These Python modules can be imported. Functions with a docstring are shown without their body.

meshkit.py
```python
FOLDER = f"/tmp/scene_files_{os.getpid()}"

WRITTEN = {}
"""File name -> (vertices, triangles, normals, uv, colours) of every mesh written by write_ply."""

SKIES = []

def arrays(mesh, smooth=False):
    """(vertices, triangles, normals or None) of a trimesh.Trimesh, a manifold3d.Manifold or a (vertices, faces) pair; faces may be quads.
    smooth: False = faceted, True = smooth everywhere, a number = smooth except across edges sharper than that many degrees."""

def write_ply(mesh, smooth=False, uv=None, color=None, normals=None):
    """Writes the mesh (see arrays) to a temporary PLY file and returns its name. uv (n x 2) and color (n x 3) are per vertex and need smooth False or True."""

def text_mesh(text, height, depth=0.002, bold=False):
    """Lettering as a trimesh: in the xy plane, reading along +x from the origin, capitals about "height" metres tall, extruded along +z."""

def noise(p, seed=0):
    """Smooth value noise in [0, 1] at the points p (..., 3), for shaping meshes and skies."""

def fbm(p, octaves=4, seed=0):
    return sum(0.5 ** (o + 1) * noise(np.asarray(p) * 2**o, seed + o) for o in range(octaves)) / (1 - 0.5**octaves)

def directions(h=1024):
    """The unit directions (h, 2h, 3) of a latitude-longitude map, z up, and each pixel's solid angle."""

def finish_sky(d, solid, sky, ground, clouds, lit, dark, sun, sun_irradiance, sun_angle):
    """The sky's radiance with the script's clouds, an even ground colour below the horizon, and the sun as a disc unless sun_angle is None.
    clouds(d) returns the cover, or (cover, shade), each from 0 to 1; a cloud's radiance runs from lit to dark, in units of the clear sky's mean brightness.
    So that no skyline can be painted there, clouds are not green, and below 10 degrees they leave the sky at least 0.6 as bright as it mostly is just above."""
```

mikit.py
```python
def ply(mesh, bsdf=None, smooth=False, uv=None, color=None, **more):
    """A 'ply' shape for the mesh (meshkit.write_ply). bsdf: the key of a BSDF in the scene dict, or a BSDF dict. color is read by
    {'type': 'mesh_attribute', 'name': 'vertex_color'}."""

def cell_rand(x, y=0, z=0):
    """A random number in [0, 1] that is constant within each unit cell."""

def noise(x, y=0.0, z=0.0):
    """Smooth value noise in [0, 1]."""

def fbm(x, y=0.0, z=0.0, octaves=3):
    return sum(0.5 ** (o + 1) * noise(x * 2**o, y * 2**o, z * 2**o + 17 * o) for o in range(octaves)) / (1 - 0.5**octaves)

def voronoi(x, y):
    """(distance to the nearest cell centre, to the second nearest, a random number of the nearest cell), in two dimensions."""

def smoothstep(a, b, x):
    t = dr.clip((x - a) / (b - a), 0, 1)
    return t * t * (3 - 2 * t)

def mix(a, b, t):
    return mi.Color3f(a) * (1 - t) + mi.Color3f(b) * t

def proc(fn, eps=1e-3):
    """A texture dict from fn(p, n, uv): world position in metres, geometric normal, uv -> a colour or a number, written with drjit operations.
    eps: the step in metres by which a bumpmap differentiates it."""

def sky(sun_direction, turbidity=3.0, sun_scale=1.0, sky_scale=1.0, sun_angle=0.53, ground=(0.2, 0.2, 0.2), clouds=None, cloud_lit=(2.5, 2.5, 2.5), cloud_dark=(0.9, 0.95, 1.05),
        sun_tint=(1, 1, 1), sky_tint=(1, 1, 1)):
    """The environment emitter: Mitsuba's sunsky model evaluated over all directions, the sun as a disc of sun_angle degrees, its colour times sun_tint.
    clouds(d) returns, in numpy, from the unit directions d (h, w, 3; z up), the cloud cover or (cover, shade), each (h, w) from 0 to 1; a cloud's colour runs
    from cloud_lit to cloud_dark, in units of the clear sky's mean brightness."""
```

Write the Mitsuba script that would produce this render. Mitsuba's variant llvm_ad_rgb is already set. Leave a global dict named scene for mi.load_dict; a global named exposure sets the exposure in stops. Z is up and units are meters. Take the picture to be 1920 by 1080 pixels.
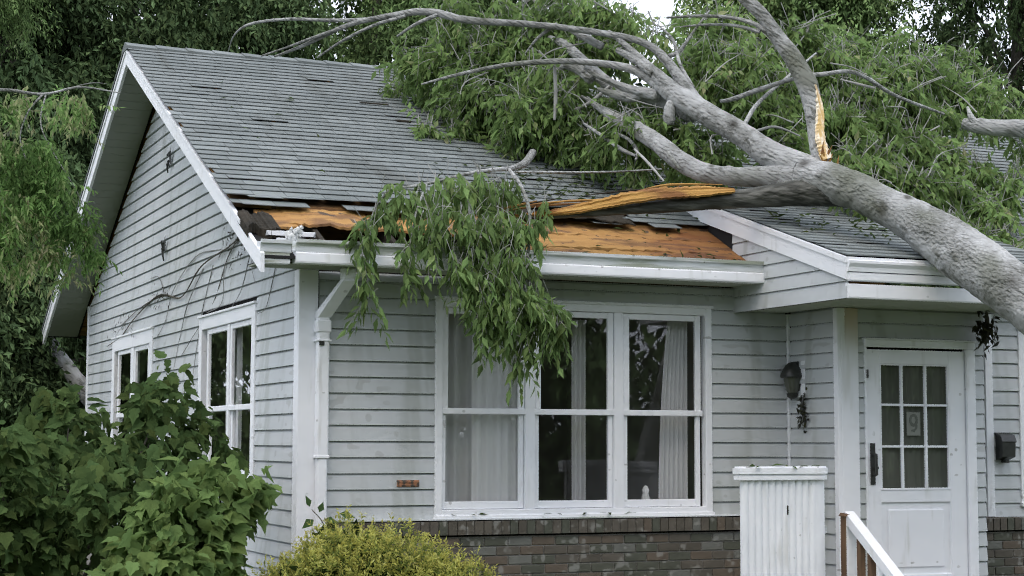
import math, random
import numpy as np, trimesh, mitsuba as mi, mikit, drjit as dr
from meshkit import fbm as nfbm, noise as nnoise
from mikit import proc, noise, fbm, cell_rand, smoothstep, mix
T = mi.ScalarTransform4f
scene, labels = {'type': 'scene'}, {}

# ---------------------------------------------------------------- camera, sky, exposure
YAW, PITCH, ROLL = 0.3998, 0.0875, 0.0027
EYE = np.array([-3.8365, -13.3308, 1.75])
FW = np.array([math.sin(YAW)*math.cos(PITCH), math.cos(YAW)*math.cos(PITCH), math.sin(PITCH)])
RT = np.array([math.cos(YAW), -math.sin(YAW), 0.0]); UP = np.cross(RT, FW)
UP2 = -RT*math.sin(ROLL) + UP*math.cos(ROLL)
scene['camera'] = {'type': 'perspective', 'fov': 2*math.degrees(math.atan(960/3295.3)), 'fov_axis': 'x', 'near_clip': 0.1, 'far_clip': 400.0,
                   'to_world': T().look_at(origin=EYE.tolist(), target=(EYE+FW).tolist(), up=UP2.tolist())}
exposure = 2.7
scene['sky'] = mikit.sky([-0.35, -0.45, 0.82], turbidity=4, sun_scale=0.13, sun_angle=38, clouds=lambda d: (1.0, 0.55*(1.0-np.clip(d[..., 2], 0, 1))), ground=(0.08, 0.10, 0.06),
                         cloud_lit=(2.64, 2.82, 3.22), cloud_dark=(1.46, 1.56, 1.78))
# ---------------------------------------------------------------- helpers
def numbered(key):
    if key not in used: used.add(key); return key
    i = 1
    while f'{key}_{i:03d}' in used: i += 1
    used.add(f'{key}_{i:03d}'); return f'{key}_{i:03d}'
used = set(); count = {}
def obj(name, mesh, bsdf, parent=None, smooth=False, color=None, label=None, stuff=False, twos=None):
    base = f'{parent}__{name}' if parent else name
    n = count.get(base, 0); count[base] = n+1
    key = base if n == 0 else f'{base}_{n:03d}'
    used.add(key)
    scene[key] = mikit.ply(mesh, bsdf, smooth=smooth, color=color)
    if label or stuff:
        labels[key] = {}
        if label: labels[key]['label'] = label
        if stuff: labels[key]['kind'] = 'stuff'
    return key
def tag(key, label, cat, group=None, kind=None):
    labels[key] = {'label': label}
    if cat: labels[key]['category'] = cat
    if group: labels[key]['group'] = group
    if kind: labels[key]['kind'] = kind
    return key
def thing(name, label, cat, group=None):
    n = count.get(name, 0); count[name] = n+1
    key = name if n == 0 else f'{name}_{n:03d}'
    tag(key, label, cat, group); return key
def cat(ms): return trimesh.util.concatenate(ms)
def box(x0, x1, y0, y1, z0, z1, ch=0.0):
    """axis box, with chamfered edges when ch > 0"""
    e = np.array([x1-x0, y1-y0, z1-z0]); c = np.array([x0+x1, y0+y1, z0+z1])/2
    if ch <= 0:
        m = trimesh.creation.box(e); m.apply_translation(c); return m
    ch = min(ch, e.min()*0.45)
    pts = []
    for sx in (-1, 1):
        for sy in (-1, 1):
            for sz in (-1, 1):
                s = np.array([sx, sy, sz])
                for k in range(3):
                    q = s*e/2
                    for j in range(3):
                        if j != k: q[j] -= s[j]*ch
                    pts.append(q)
    m = trimesh.convex.convex_hull(np.array(pts)); m.apply_translation(c); return m
def hull(pts): return trimesh.convex.convex_hull(np.asarray(pts, float))
def prism(poly, a, b, axis):
    """closed polygon (list of 2D points), extruded from a to b along the axis (0: poly in yz, 1: poly in xz, 2: in xy)"""
    from shapely.geometry import Polygon
    m = trimesh.creation.extrude_polygon(Polygon(poly).buffer(0), b-a, engine='earcut')
    v = m.vertices.copy(); o = np.zeros_like(v)
    i, j = [k for k in range(3) if k != axis]
    o[:, i], o[:, j], o[:, axis] = v[:, 0], v[:, 1], v[:, 2]+a
    f = m.faces[:, ::-1] if axis == 1 else m.faces
    return trimesh.Trimesh(o, f, process=False)
def board(origin, u, out, rows):
    """siding board: rows = list of (t_out, z, u_start, u_end) of its outline, first = bottom front; u and out are unit 3-vectors"""
    n = len(rows); V = []
    for t, z, a, b in rows:
        V.append(origin+u*a+out*t+np.array([0, 0, z])); V.append(origin+u*b+out*t+np.array([0, 0, z]))
    V = np.array(V); F = []
    for i in range(n):
        j = (i+1) % n
        F += [[2*i, 2*i+1, 2*j+1], [2*i, 2*j+1, 2*j]]
    for i in range(1, n-1):
        F += [[0, 2*i, 2*i+2], [1, 2*i+3, 2*i+1]]
    m = trimesh.Trimesh(V, F, process=False)
    if np.dot(m.face_normals[:2*n].T @ m.area_faces[:2*n], 1).sum() is None: pass
    if m.volume < 0: m.invert()
    return m
def clap(parent, origin, u, out, spans, z0, z1, top_spans=None, depth=0.026, bsdf='mat_siding'):
    """one clapboard course between z0 and z1 over the given (a, b) spans"""
    for k, (a, b) in enumerate(spans):
        if b-a < 0.02: continue
        a1, b1 = top_spans[k] if top_spans else (a, b)
        h = z1-z0; j = rng.uniform(-.0012, .0012)
        def at(z):
            w = (z-z0)/h; return a+(a1-a)*w, b+(b1-b)*w
        rows = [(depth+j, z0+.001, *at(z0+.001)), (depth*.5, z1-.015, *at(z1-.015)), (.002, z1-.011, *at(z1-.011)), (.0, z1-.001, *at(z1-.001)), (.0, z0+.001, *at(z0+.001))]
        obj('clapboard', board(np.array(origin, float), np.array(u, float), np.array(out, float), rows), bsdf, parent)
def minus(spans, holes):
    for h0, h1 in holes:
        new = []
        for a, b in spans:
            if h1 <= a or h0 >= b: new.append((a, b)); continue
            if h0 > a: new.append((a, h0))
            if h1 < b: new.append((h1, b))
        spans = new
    return spans
def catmull(P, per):
    P = np.asarray(P, float); Q = np.vstack([2*P[0]-P[1], P, 2*P[-1]-P[-2]]); out = []
    for i in range(1, len(Q)-2):
        p0, p1, p2, p3 = Q[i-1:i+3]
        for t in np.linspace(0, 1, per, endpoint=False):
            out.append(.5*((2*p1)+(-p0+p2)*t+(2*p0-5*p1+4*p2-p3)*t*t+(-p0+3*p1-3*p2+p3)*t**3))
    out.append(Q[-2]); return np.array(out)
def tube(rows, seg=14, step=0.05, rough=0.06, freq=6.0, seed=0, knots=0):
    """a bark limb through rows of (x, y, z, r): tapered, uneven, closed at both ends"""
    R = np.asarray(rows, float); L = np.linalg.norm(np.diff(R[:, :3], axis=0), axis=1).sum()
    per = max(2, int(L/step/(len(R)-1)))
    C = catmull(R, per); C[:, 3] = np.maximum(C[:, 3], .0012)
    P, r = C[:, :3], C[:, 3]
    t = np.gradient(P, axis=0); t /= np.linalg.norm(t, axis=1, keepdims=True)
    a = np.cross(t[0], [0.3, .1, 1.0]); a /= np.linalg.norm(a); A = []
    for k in range(len(P)):
        a = a-t[k]*np.dot(a, t[k]); a /= np.linalg.norm(a); A.append(a)
    A = np.array(A); B = np.cross(t, A); th = np.arange(seg)/seg*2*np.pi
    N = A[:, None]*np.cos(th)[None, :, None]+B[:, None]*np.sin(th)[None, :, None]
    rr = np.repeat(r[:, None], seg, 1)
    base = P[:, None]+N*rr[..., None]
    if rough > 0:
        d = nfbm(base*freq+seed*7.3, 3, seed)-.5+.5*(nfbm(base*freq*3.1+seed, 2, seed+5)-.5)
        rr = rr*(1+rough*2*d)
        for q in range(knots):
            i, j = kr.integers(2, len(P)-2), kr.uniform(0, 2*np.pi)
            g = np.exp(-((np.linalg.norm(base-(P[i]+r[i]*(A[i]*math.cos(j)+B[i]*math.sin(j))), axis=-1)/(r[i]*.38))**2))
            rr = rr*(1+.16*g)
    V = (P[:, None]+N*rr[..., None]).reshape(-1, 3); n = len(P); F = []
    i, j = np.meshgrid(np.arange(n-1), np.arange(seg), indexing='ij'); j2 = (j+1) % seg
    a_, b_, c_, d_ = i*seg+j, i*seg+j2, (i+1)*seg+j2, (i+1)*seg+j
    F = np.concatenate([np.stack([a_, b_, c_], -1).reshape(-1, 3), np.stack([a_, c_, d_], -1).reshape(-1, 3)])
    V = np.vstack([V, P[0], P[-1]]); k = np.arange(seg); k2 = (k+1) % seg
    F = np.vstack([F, np.stack([k2, k, np.full(seg, n*seg)], 1), np.stack([(n-1)*seg+k, (n-1)*seg+k2, np.full(seg, n*seg+1)], 1)])
    m = trimesh.Trimesh(V, F, process=False)
    return m
rng = np.random.default_rng(11); kr = np.random.default_rng(5)
def unit(v): return v/np.maximum(np.linalg.norm(v, axis=-1, keepdims=True), 1e-9)
LANCE = (np.array([[0, 0, 0], [.38, .5, .05], [.38, -.5, .05], [1, 0, -.12], [.42, 0, -.03]]), np.array([[0, 2, 4], [0, 4, 1], [2, 3, 4], [4, 3, 1]]))
QUAD = (np.array([[0, 0, 0], [.5, .5, .06], [1, 0, -.06], [.5, -.5, .06]]), np.array([[0, 2, 1], [0, 3, 2]]))
def lobed():
    half = [(0, .02), (-.02, .18), (.10, .33), (.27, .38), (.38, .29), (.50, .37), (.60, .36), (.66, .22), (.82, .13), (1.06, 0)]
    pts = half+[(u, -w) for u, w in half[::-1][1:]]
    V = [[.36, 0, -.05]]+[[u, w, .22*abs(w)-.22*u*u-.10*w*w] for u, w in pts]; n = len(pts)
    return np.array(V), np.array([[0, 1+(i+1) % n, 1+i] for i in range(n)])
LOBED = lobed()
def leaves(P, D, N, L, W, tmpl, color):
    """all leaves as one mesh; returns (mesh, vertex colours)"""
    V, F = tmpl; D = unit(D); S = unit(np.cross(D, N)); N2 = np.cross(S, D)
    v = P[:, None]+D[:, None]*(V[None, :, :1]*L[:, None, None])+S[:, None]*(V[None, :, 1:2]*W[:, None, None])+N2[:, None]*(V[None, :, 2:]*L[:, None, None])
    f = F[None]+(np.arange(len(P))*len(V))[:, None, None]
    return (v.reshape(-1, 3), f.reshape(-1, 3)), np.repeat(color, len(V), 0)
def tint(n, base, spread=.25, yellow=.15, r=None):
    r = r or rng
    k = (1+spread*r.normal(size=(n, 1))).clip(.45, 1.8); y = r.uniform(0, 1, (n, 1))**2*yellow
    c = np.array(base)[None]*k; c = c*(1-y)+y*np.array([.16, .17, .045]); return c.clip(.004, .6)
def sprays(C, D, length, nleaf, ll, lw, droop=.6, seed=1, spread=.8):
    """leaf positions, directions and normals of leafy twigs that start at C and run along D"""
    r = np.random.default_rng(seed); n = len(C); D = unit(D)
    side = unit(np.cross(D, r.normal(size=(n, 3))))
    k = np.arange(nleaf); t = (k+.6)/nleaf; sg = np.where(k % 2, 1., -1.)
    P = C[:, None]+D[:, None]*(length[:, None]*t)[..., None]
    P[..., 2] -= droop*(length[:, None]*t**2)*.35
    dl = D[:, None]*.55+side[:, None]*(sg*spread)[None, :, None]+r.normal(size=(n, nleaf, 3))*.28
    dl[..., 2] -= droop
    nn = r.normal(size=(n, nleaf, 3))*.5; nn[..., 2] += .8
    sc = r.uniform(.65, 1.25, (n, nleaf))*(1-.3*abs(t-.45))
    return P.reshape(-1, 3), dl.reshape(-1, 3), nn.reshape(-1, 3), (sc*ll).ravel(), (sc*lw).ravel()

# ---------------------------------------------------------------- materials
def bsdf(name, d): scene[name] = d; return name
def two(d): return {'type': 'twosided', 'bsdf': d}
def pr(color, rough=.6, spec=.4, **k): return {'type': 'principled', 'base_color': color, 'roughness': rough, 'specular': spec, **k}
def rgb(*c): return {'type': 'rgb', 'value': list(c)}
def f_siding(p, n, uv):
    g = fbm(p.x*1.1+p.y*1.3, p.z*1.6, 3.0, 3); s = fbm((p.x+p.y)*9, p.z*.8, 7.0, 3)
    sp = smoothstep(.80, .86, noise((p.x+p.y)*13, p.z*17, 2.0))*smoothstep(.5, .6, g)
    c = mix((.405, .430, .440), (.535, .557, .566), g)
    c = mix(c, (.30, .32, .29), smoothstep(.52, .8, s)*.45)
    return mix(c, (.22, .22, .19), sp*.25)
bsdf('mat_siding', two({'type': 'bumpmap', 'nested': pr(proc(f_siding), .55, .35), 'map': proc(lambda p, n, uv: fbm((p.x+p.y)*14, p.z*40, 1.0, 3), eps=2e-3), 'scale': .0022}))
def f_trim(p, n, uv):
    g = fbm(p.x*3, p.y*3, p.z*3, 3); s = fbm(p.x*16, p.y*16, p.z*2.2, 3)
    c = mix((.70, .72, .755), (.80, .81, .83), g)
    c = mix(c, (.44, .44, .39), smoothstep(.60, .88, s)*.4)
    c = mix(c, (.46, .33, .20), smoothstep(2.45, 2.9, p.z+.2*(g-.5))*dr.select((p.x > 4.50) & (p.x < 4.64) & (p.y < -.79) & (p.y > -.9), .75, 0))
    return mix(c, (.20, .19, .16), smoothstep(.84, .90, noise(p.x*19, p.y*19, p.z*23))*smoothstep(.5, .62, g)*.5)
bsdf('mat_trim', two({'type': 'bumpmap', 'nested': pr(proc(f_trim), .5, .4), 'map': proc(lambda p, n, uv: fbm(p.x*22, p.y*22, p.z*22, 3), eps=2e-3), 'scale': .002}))
def f_gutter(p, n, uv):
    s = fbm(p.x*5, p.z*22, 1.0, 3); c = mix((.52, .55, .56), (.68, .70, .72), s)
    return mix(c, (.20, .23, .13), smoothstep(.45, .8, fbm(p.x*2.2, p.z*30, 5.0, 3))*.75)
bsdf('mat_gutter', two(pr(proc(f_gutter), .45, .5)))
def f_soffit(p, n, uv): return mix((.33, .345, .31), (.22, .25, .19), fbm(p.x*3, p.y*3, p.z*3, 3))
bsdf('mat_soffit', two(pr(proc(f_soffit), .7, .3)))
def f_shingle(k):
    def f(p, n, uv):
        g = fbm(p.x*2.0, p.y*2.0, 1.0+k, 3); gr = noise(p.x*190, p.y*190, p.z*190)
        st = fbm(p.x*5.5, p.y*.9, 4.0, 3)
        c = mix((.112, .128, .126), (.172, .190, .189), smoothstep(.15, .85, g)*.65+gr*.35)*(.90+.09*k)
        return mix(c, (.070, .074, .066), smoothstep(.56, .85, st)*.55)
    return f
for k in range(3):
    bsdf(f'mat_shingle_{"abc"[k]}', two({'type': 'bumpmap', 'nested': pr(proc(f_shingle(k)), .85, .3), 'map': proc(lambda p, n, uv: noise(p.x*210, p.y*210, p.z*210), eps=1e-3), 'scale': .0012}))
def f_deck(p, n, uv):
    q = fbm(p.x*.9, p.y*26, p.z*26, 3); b = fbm(p.x*1.4, p.y*5, 3.0, 3)
    stain = smoothstep(.45, .75, fbm(p.x*1.7+.4, p.y*3.4, 9.0, 3)); r = smoothstep(2.6, 3.9, p.x)*.6
    c = mix((.40, .235, .082), (.29, .150, .050), q)
    c = mix(c, (.20, .082, .034), dr.clip(stain*.65+r*1.1, 0, .92))
    c = mix(c, (.11, .058, .036), smoothstep(.54, .76, fbm(p.x*2.6, p.y*14, 14.0, 3))*.7)
    c = mix(c, (.075, .062, .05), smoothstep(.60, .72, b)*.55)
    c = mix(c, (.05, .045, .04), smoothstep(.86, .91, noise(p.x*17, p.y*21, 5.))*.8)
    return mix(c, (.46, .44, .40), smoothstep(-.22, -.33, p.y+.12*(q-.5))*smoothstep(2.9, 2.5, p.x)*smoothstep(.42, .6, fbm(p.x*3, p.y*30, 2., 3))*.8)
bsdf('mat_deck', two({'type': 'bumpmap', 'nested': pr(proc(f_deck), .8, .2), 'map': proc(lambda p, n, uv: fbm(p.x*3, p.y*60, p.z*60, 3), eps=2e-3), 'scale': .004}))
def f_torn(p, n, uv):
    q = fbm(p.x*2.2, p.y*38, p.z*38, 3)
    c = mix((.43, .265, .078), (.30, .150, .044), q)
    c = mix(c, (.15, .062, .028), smoothstep(.42, .70, fbm(p.x*3, p.y*9, p.z*9, 3))*.8)
    return c
bsdf('mat_torn', two({'type': 'bumpmap', 'nested': pr(proc(f_torn), .8, .2), 'map': proc(lambda p, n, uv: fbm(p.x*3, p.y*70, p.z*70, 3), eps=2e-3), 'scale': .0035}))
def f_torn_up(p, n, uv):
    q = fbm(p.x*36, p.y*36, p.z*2.2, 3)
    c = mix((.78, .70, .56), (.62, .44, .20), smoothstep(.42, .66, q))
    return mix(c, (.40, .20, .07), smoothstep(.55, .8, fbm(p.x*12, p.y*12, p.z*2.5+4, 3))*.8)
bsdf('mat_torn_pale', two({'type': 'bumpmap', 'nested': pr(proc(f_torn_up), .8, .2), 'map': proc(lambda p, n, uv: fbm(p.x*60, p.y*60, p.z*3, 3), eps=2e-3), 'scale': .005}))
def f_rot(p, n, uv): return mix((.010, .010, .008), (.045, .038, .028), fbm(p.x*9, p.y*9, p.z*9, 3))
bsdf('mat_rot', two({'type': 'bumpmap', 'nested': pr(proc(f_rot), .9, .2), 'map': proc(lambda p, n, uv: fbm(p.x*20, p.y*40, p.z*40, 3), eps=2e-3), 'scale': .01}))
TD = np.array([-.72, .42, .55]); TD /= np.linalg.norm(TD)
TA = np.cross(TD, [0, 0, 1.]); TA /= np.linalg.norm(TA); TB = np.cross(TD, TA)
def grain(p):
    d = lambda v: p.x*float(v[0])+p.y*float(v[1])+p.z*float(v[2])
    return d(TD), d(TA), d(TB)
SCARS = [(4.43, -1.48, 3.63, .06), (4.67, -2.75, 2.99, .085), (4.16, -.74, 4.10, .06), (3.89, -.03, 4.55, .05), (3.29, .66, 4.57, .045), (4.58, -1.62, 3.73, .035)]
def f_bark(p, n, uv):
    u, a, c_ = grain(p)
    g = fbm(p.x*3.1, p.y*3.1, p.z*3.1, 4); h = fbm(u*16, a*64, c_*64, 4); sp = noise(p.x*48, p.y*48, p.z*48)
    c = mix((.165, .169, .156), (.43, .437, .434), smoothstep(.30, .68, g)*.62+h*.42)
    c = mix(c, (.068, .068, .057), smoothstep(.50, .72, h)*smoothstep(.75, .40, g)*.7)
    v1, v2, vr = mikit.voronoi(u*5+a*2, c_*17+a*9)
    c = mix(c, (.47, .48, .475), smoothstep(.55, .15, v1)*smoothstep(.62, .8, vr)*.45)
    c = mix(c, (.062, .064, .050), smoothstep(.5, .1, v1)*smoothstep(.20, .10, vr)*.7)
    c = mix(c, (.42, .43, .43), smoothstep(.60, .85, sp)*.3)
    for x, y, z, r in SCARS:
        dd = dr.sqrt(dr.square(p.x-x)+dr.square(p.y-y)+dr.square(p.z-z))/r+.5*(h-.5)
        c = mix(c, (.045, .042, .035), dr.clip(1.5-dd, 0, 1)*.8)
    return mix(c, (.075, .085, .045), smoothstep(.52, .74, fbm(p.x*1.6, p.y*1.6, p.z*1.6+3, 3))*.6)
def b_bark(p, n, uv):
    u, a, c_ = grain(p)
    return fbm(u*16, a*60, c_*60, 3)+.5*smoothstep(.45, .75, fbm(p.x*9, p.y*9, p.z*9, 3))
bsdf('mat_bark', two({'type': 'bumpmap', 'nested': pr(proc(f_bark), .8, .25), 'map': proc(b_bark, eps=3e-3), 'scale': .034}))
def f_wbark(p, n, uv):
    return mix((.030, .031, .024), (.115, .115, .10), smoothstep(.35, .75, fbm(p.x*5, p.y*24, p.z*24, 3)))
bsdf('mat_wet_bark', two({'type': 'bumpmap', 'nested': pr(proc(f_wbark), .6, .35), 'map': proc(lambda p, n, uv: fbm(p.x*8, p.y*40, p.z*40, 3), eps=3e-3), 'scale': .018}))
def f_twig(p, n, uv): return mix((.20, .20, .185), (.40, .40, .39), fbm(p.x*14, p.y*14, p.z*14, 2))
bsdf('mat_twig', two(pr(proc(f_twig), .8, .2)))
def f_dbark(p, n, uv): return mix((.05, .05, .04), (.13, .12, .10), fbm(p.x*6, p.y*6, p.z*3, 3))
bsdf('mat_dark_bark', two(pr(proc(f_dbark), .9, .2)))
bsdf('mat_leaf', {'type': 'principledthin', 'base_color': {'type': 'mesh_attribute', 'name': 'vertex_color'}, 'roughness': .4, 'spec_trans': 0.0, 'diff_trans': 1.0, 'eta': 1.45})
bsdf('mat_leaf_gloss', {'type': 'principledthin', 'base_color': {'type': 'mesh_attribute', 'name': 'vertex_color'}, 'roughness': .27, 'spec_trans': 0.0, 'diff_trans': .9, 'eta': 1.6})
bsdf('mat_leaf_far', two({'type': 'diffuse', 'reflectance': {'type': 'mesh_attribute', 'name': 'vertex_color'}}))
def f_brick(c0, c1):
    def f(p, n, uv):
        g = fbm(p.x*11, p.y*11, p.z*17, 3); return mix(mix(c0, c1, g), (.30, .30, .28), smoothstep(.66, .82, fbm(p.x*16, p.z*16, 6.0, 2))*.5)
    return f
BR = [((.074, .067, .055), (.128, .114, .093)), ((.058, .062, .048), (.102, .106, .083)), ((.088, .072, .056), (.142, .116, .089)), ((.098, .100, .088), (.168, .172, .155)), ((.064, .058, .047), (.108, .097, .078))]
for k, (a, b) in enumerate(BR):
    bsdf(f'mat_brick_{"abcde"[k]}', two({'type': 'bumpmap', 'nested': pr(proc(f_brick(a, b)), .85, .25), 'map': proc(lambda p, n, uv: fbm(p.x*45, p.y*45, p.z*45, 2), eps=2e-3), 'scale': .004}))
bsdf('mat_mortar', two(pr(proc(lambda p, n, uv: mix((.16, .155, .14), (.25, .24, .22), fbm(p.x*8, p.z*8, 1.0, 3))), .95, .1)))
bsdf('mat_dark', two({'type': 'diffuse', 'reflectance': rgb(.03, .03, .03)}))
bsdf('mat_room', two({'type': 'diffuse', 'reflectance': rgb(.34, .34, .29)}))
bsdf('mat_metal_black', two(pr(proc(lambda p, n, uv: mix((.008, .010, .008), (.030, .032, .028), fbm(p.x*24, p.y*24, p.z*24, 3))), .42, .5)))
bsdf('mat_frosted', two(pr(rgb(.07, .075, .06), .2, .6)))
bsdf('mat_pane', {'type': 'thindielectric', 'int_ior': 1.5})
bsdf('mat_curtain', {'type': 'principledthin', 'base_color': proc(lambda p, n, uv: mix((.74, .75, .74), (.88, .89, .90), fbm(p.x*5, p.z*.8, 2.0, 3))), 'roughness': .8, 'spec_trans': 0.0, 'diff_trans': .9, 'eta': 1.3})
bsdf('mat_door_curtain', two({'type': 'diffuse', 'reflectance': proc(lambda p, n, uv: mix((.085, .095, .075), (.15, .155, .135), fbm(p.x*6, p.z*2.5, 3.0, 3)))}))
bsdf('mat_brown_wood', two(pr(proc(lambda p, n, uv: mix((.085, .055, .036), (.20, .125, .075), fbm(p.x*30, p.y*30, p.z*3, 3))), .8, .2)))
def f_rust(p, n, uv): return mix((.10, .085, .07), (.40, .20, .11), smoothstep(.4, .65, fbm(p.x*40, p.z*60, 1.0, 3)))
bsdf('mat_rust', two(pr(proc(f_rust), .8, .3)))
bsdf('mat_foam', two(pr(proc(lambda p, n, uv: mix((.45, .46, .44), (.72, .73, .74), fbm(p.x*35, p.y*35, p.z*35, 3))), .9, .2)))
def f_ground(p, n, uv):
    return mix(mix((.030, .045, .016), (.065, .085, .03), fbm(p.x*.7, p.y*.7, 1.0, 3)), (.07, .06, .045), smoothstep(.55, .75, fbm(p.x*3, p.y*3, 4.0, 3))*.6)
bsdf('mat_ground', two(pr(proc(f_ground), .95, .1)))
bsdf('mat_paper', two(pr(rgb(.25, .26, .235), .8, .2)))
bsdf('mat_ink', two(pr(rgb(.14, .15, .13), .8, .2)))

# ---------------------------------------------------------------- the setting
tag(obj('ground', trimesh.Trimesh([[-150, -150, 0], [150, -150, 0], [150, 150, 0], [-150, 150, 0]], [[0, 1, 2], [0, 2, 3]], process=False), 'mat_ground'), 'weathered lawn around the house, out of sight below the frame', None, kind='structure')

# ---------------------------------------------------------------- the house
H = thing('house', 'single-storey grey clapboard house with storm-damaged shingle roof', 'house')
S = .127
SL = .478
def roof_z(y): return 3.47+SL*y
RY = 5.15; RZ = roof_z(RY); OV = -.47; XE = 11.6; YB = 2*RY+.5
X3 = np.array([1., 0, 0]); Y3 = np.array([0, 1., 0])
# --- front wall, with its picture window hole
WX0, WX1, WZ0, WZ1 = 1.117, 3.658, 1.149, 2.906
def wallpanel(x0, x1, z0, z1, holes, y, th=.1, axis=1):
    from shapely.geometry import box as sb
    P = sb(x0, z0, x1, z1)
    for h in holes: P = P.difference(sb(*h))
    m = trimesh.creation.extrude_polygon(P, th, engine='earcut'); v = m.vertices
    o = np.stack([v[:, 0], y+v[:, 2], v[:, 1]], 1) if axis == 1 else np.stack([y+v[:, 2], v[:, 0], v[:, 1]], 1)
    m = trimesh.Trimesh(o, m.faces, process=False)
    if m.volume < 0: m.invert()
    return m
FWL = obj('front_wall', wallpanel(.02, 4.44, .05, 3.10, [(WX0+.03, WZ0+.03, WX1-.03, WZ1-.03)], .001), 'mat_dark', H)
z = 2.009-7*S
while z < 3.07:
    sp = [(.14, 4.415)]
    if z+S > WZ0+.05 and z < WZ1-.05: sp = minus(sp, [(WX0+.02, WX1-.02)])
    # boards are butted where the real ones are
    out = []
    for a, b in sp:
        if b-a > 3.3:
            c = rng.uniform(a+1, b-1); out += [(a, c-.0015), (c+.0015, b)]
        else: out.append((a, b))
    clap(FWL, (0, 0, 0), X3, -Y3, out, z, min(z+S, 3.095)); z += S
# --- gable wall
from shapely.geometry import Polygon, box as sbox
GP = Polygon([(.02, .05), (9.9, .05), (9.9, roof_z(.5)-.25), (RY, RZ-.24), (.02, roof_z(.02)-.25)])
GW = [(1.30, 1.33, 3.42, 2.93), (5.66, 1.33, 8.05, 2.975)]
for g in GW: GP = GP.difference(sbox(g[0]+.03, g[1]+.03, g[2]-.03, g[3]-.03))
m = trimesh.creation.extrude_polygon(GP, .1, engine='earcut'); v = m.vertices
m = trimesh.Trimesh(np.stack([.001+v[:, 2], v[:, 0], v[:, 1]], 1), m.faces, process=False)
if m.volume < 0: m.invert()
GWL = obj('gable_wall', m, 'mat_dark', H)
def slope_limits(z):
    """y range of the gable at height z, under the soffit"""
    y = (z-(3.47-.235))/SL
    return max(.02, y), min(9.86, 2*RY-y)
z = 1.846-11*S
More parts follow.
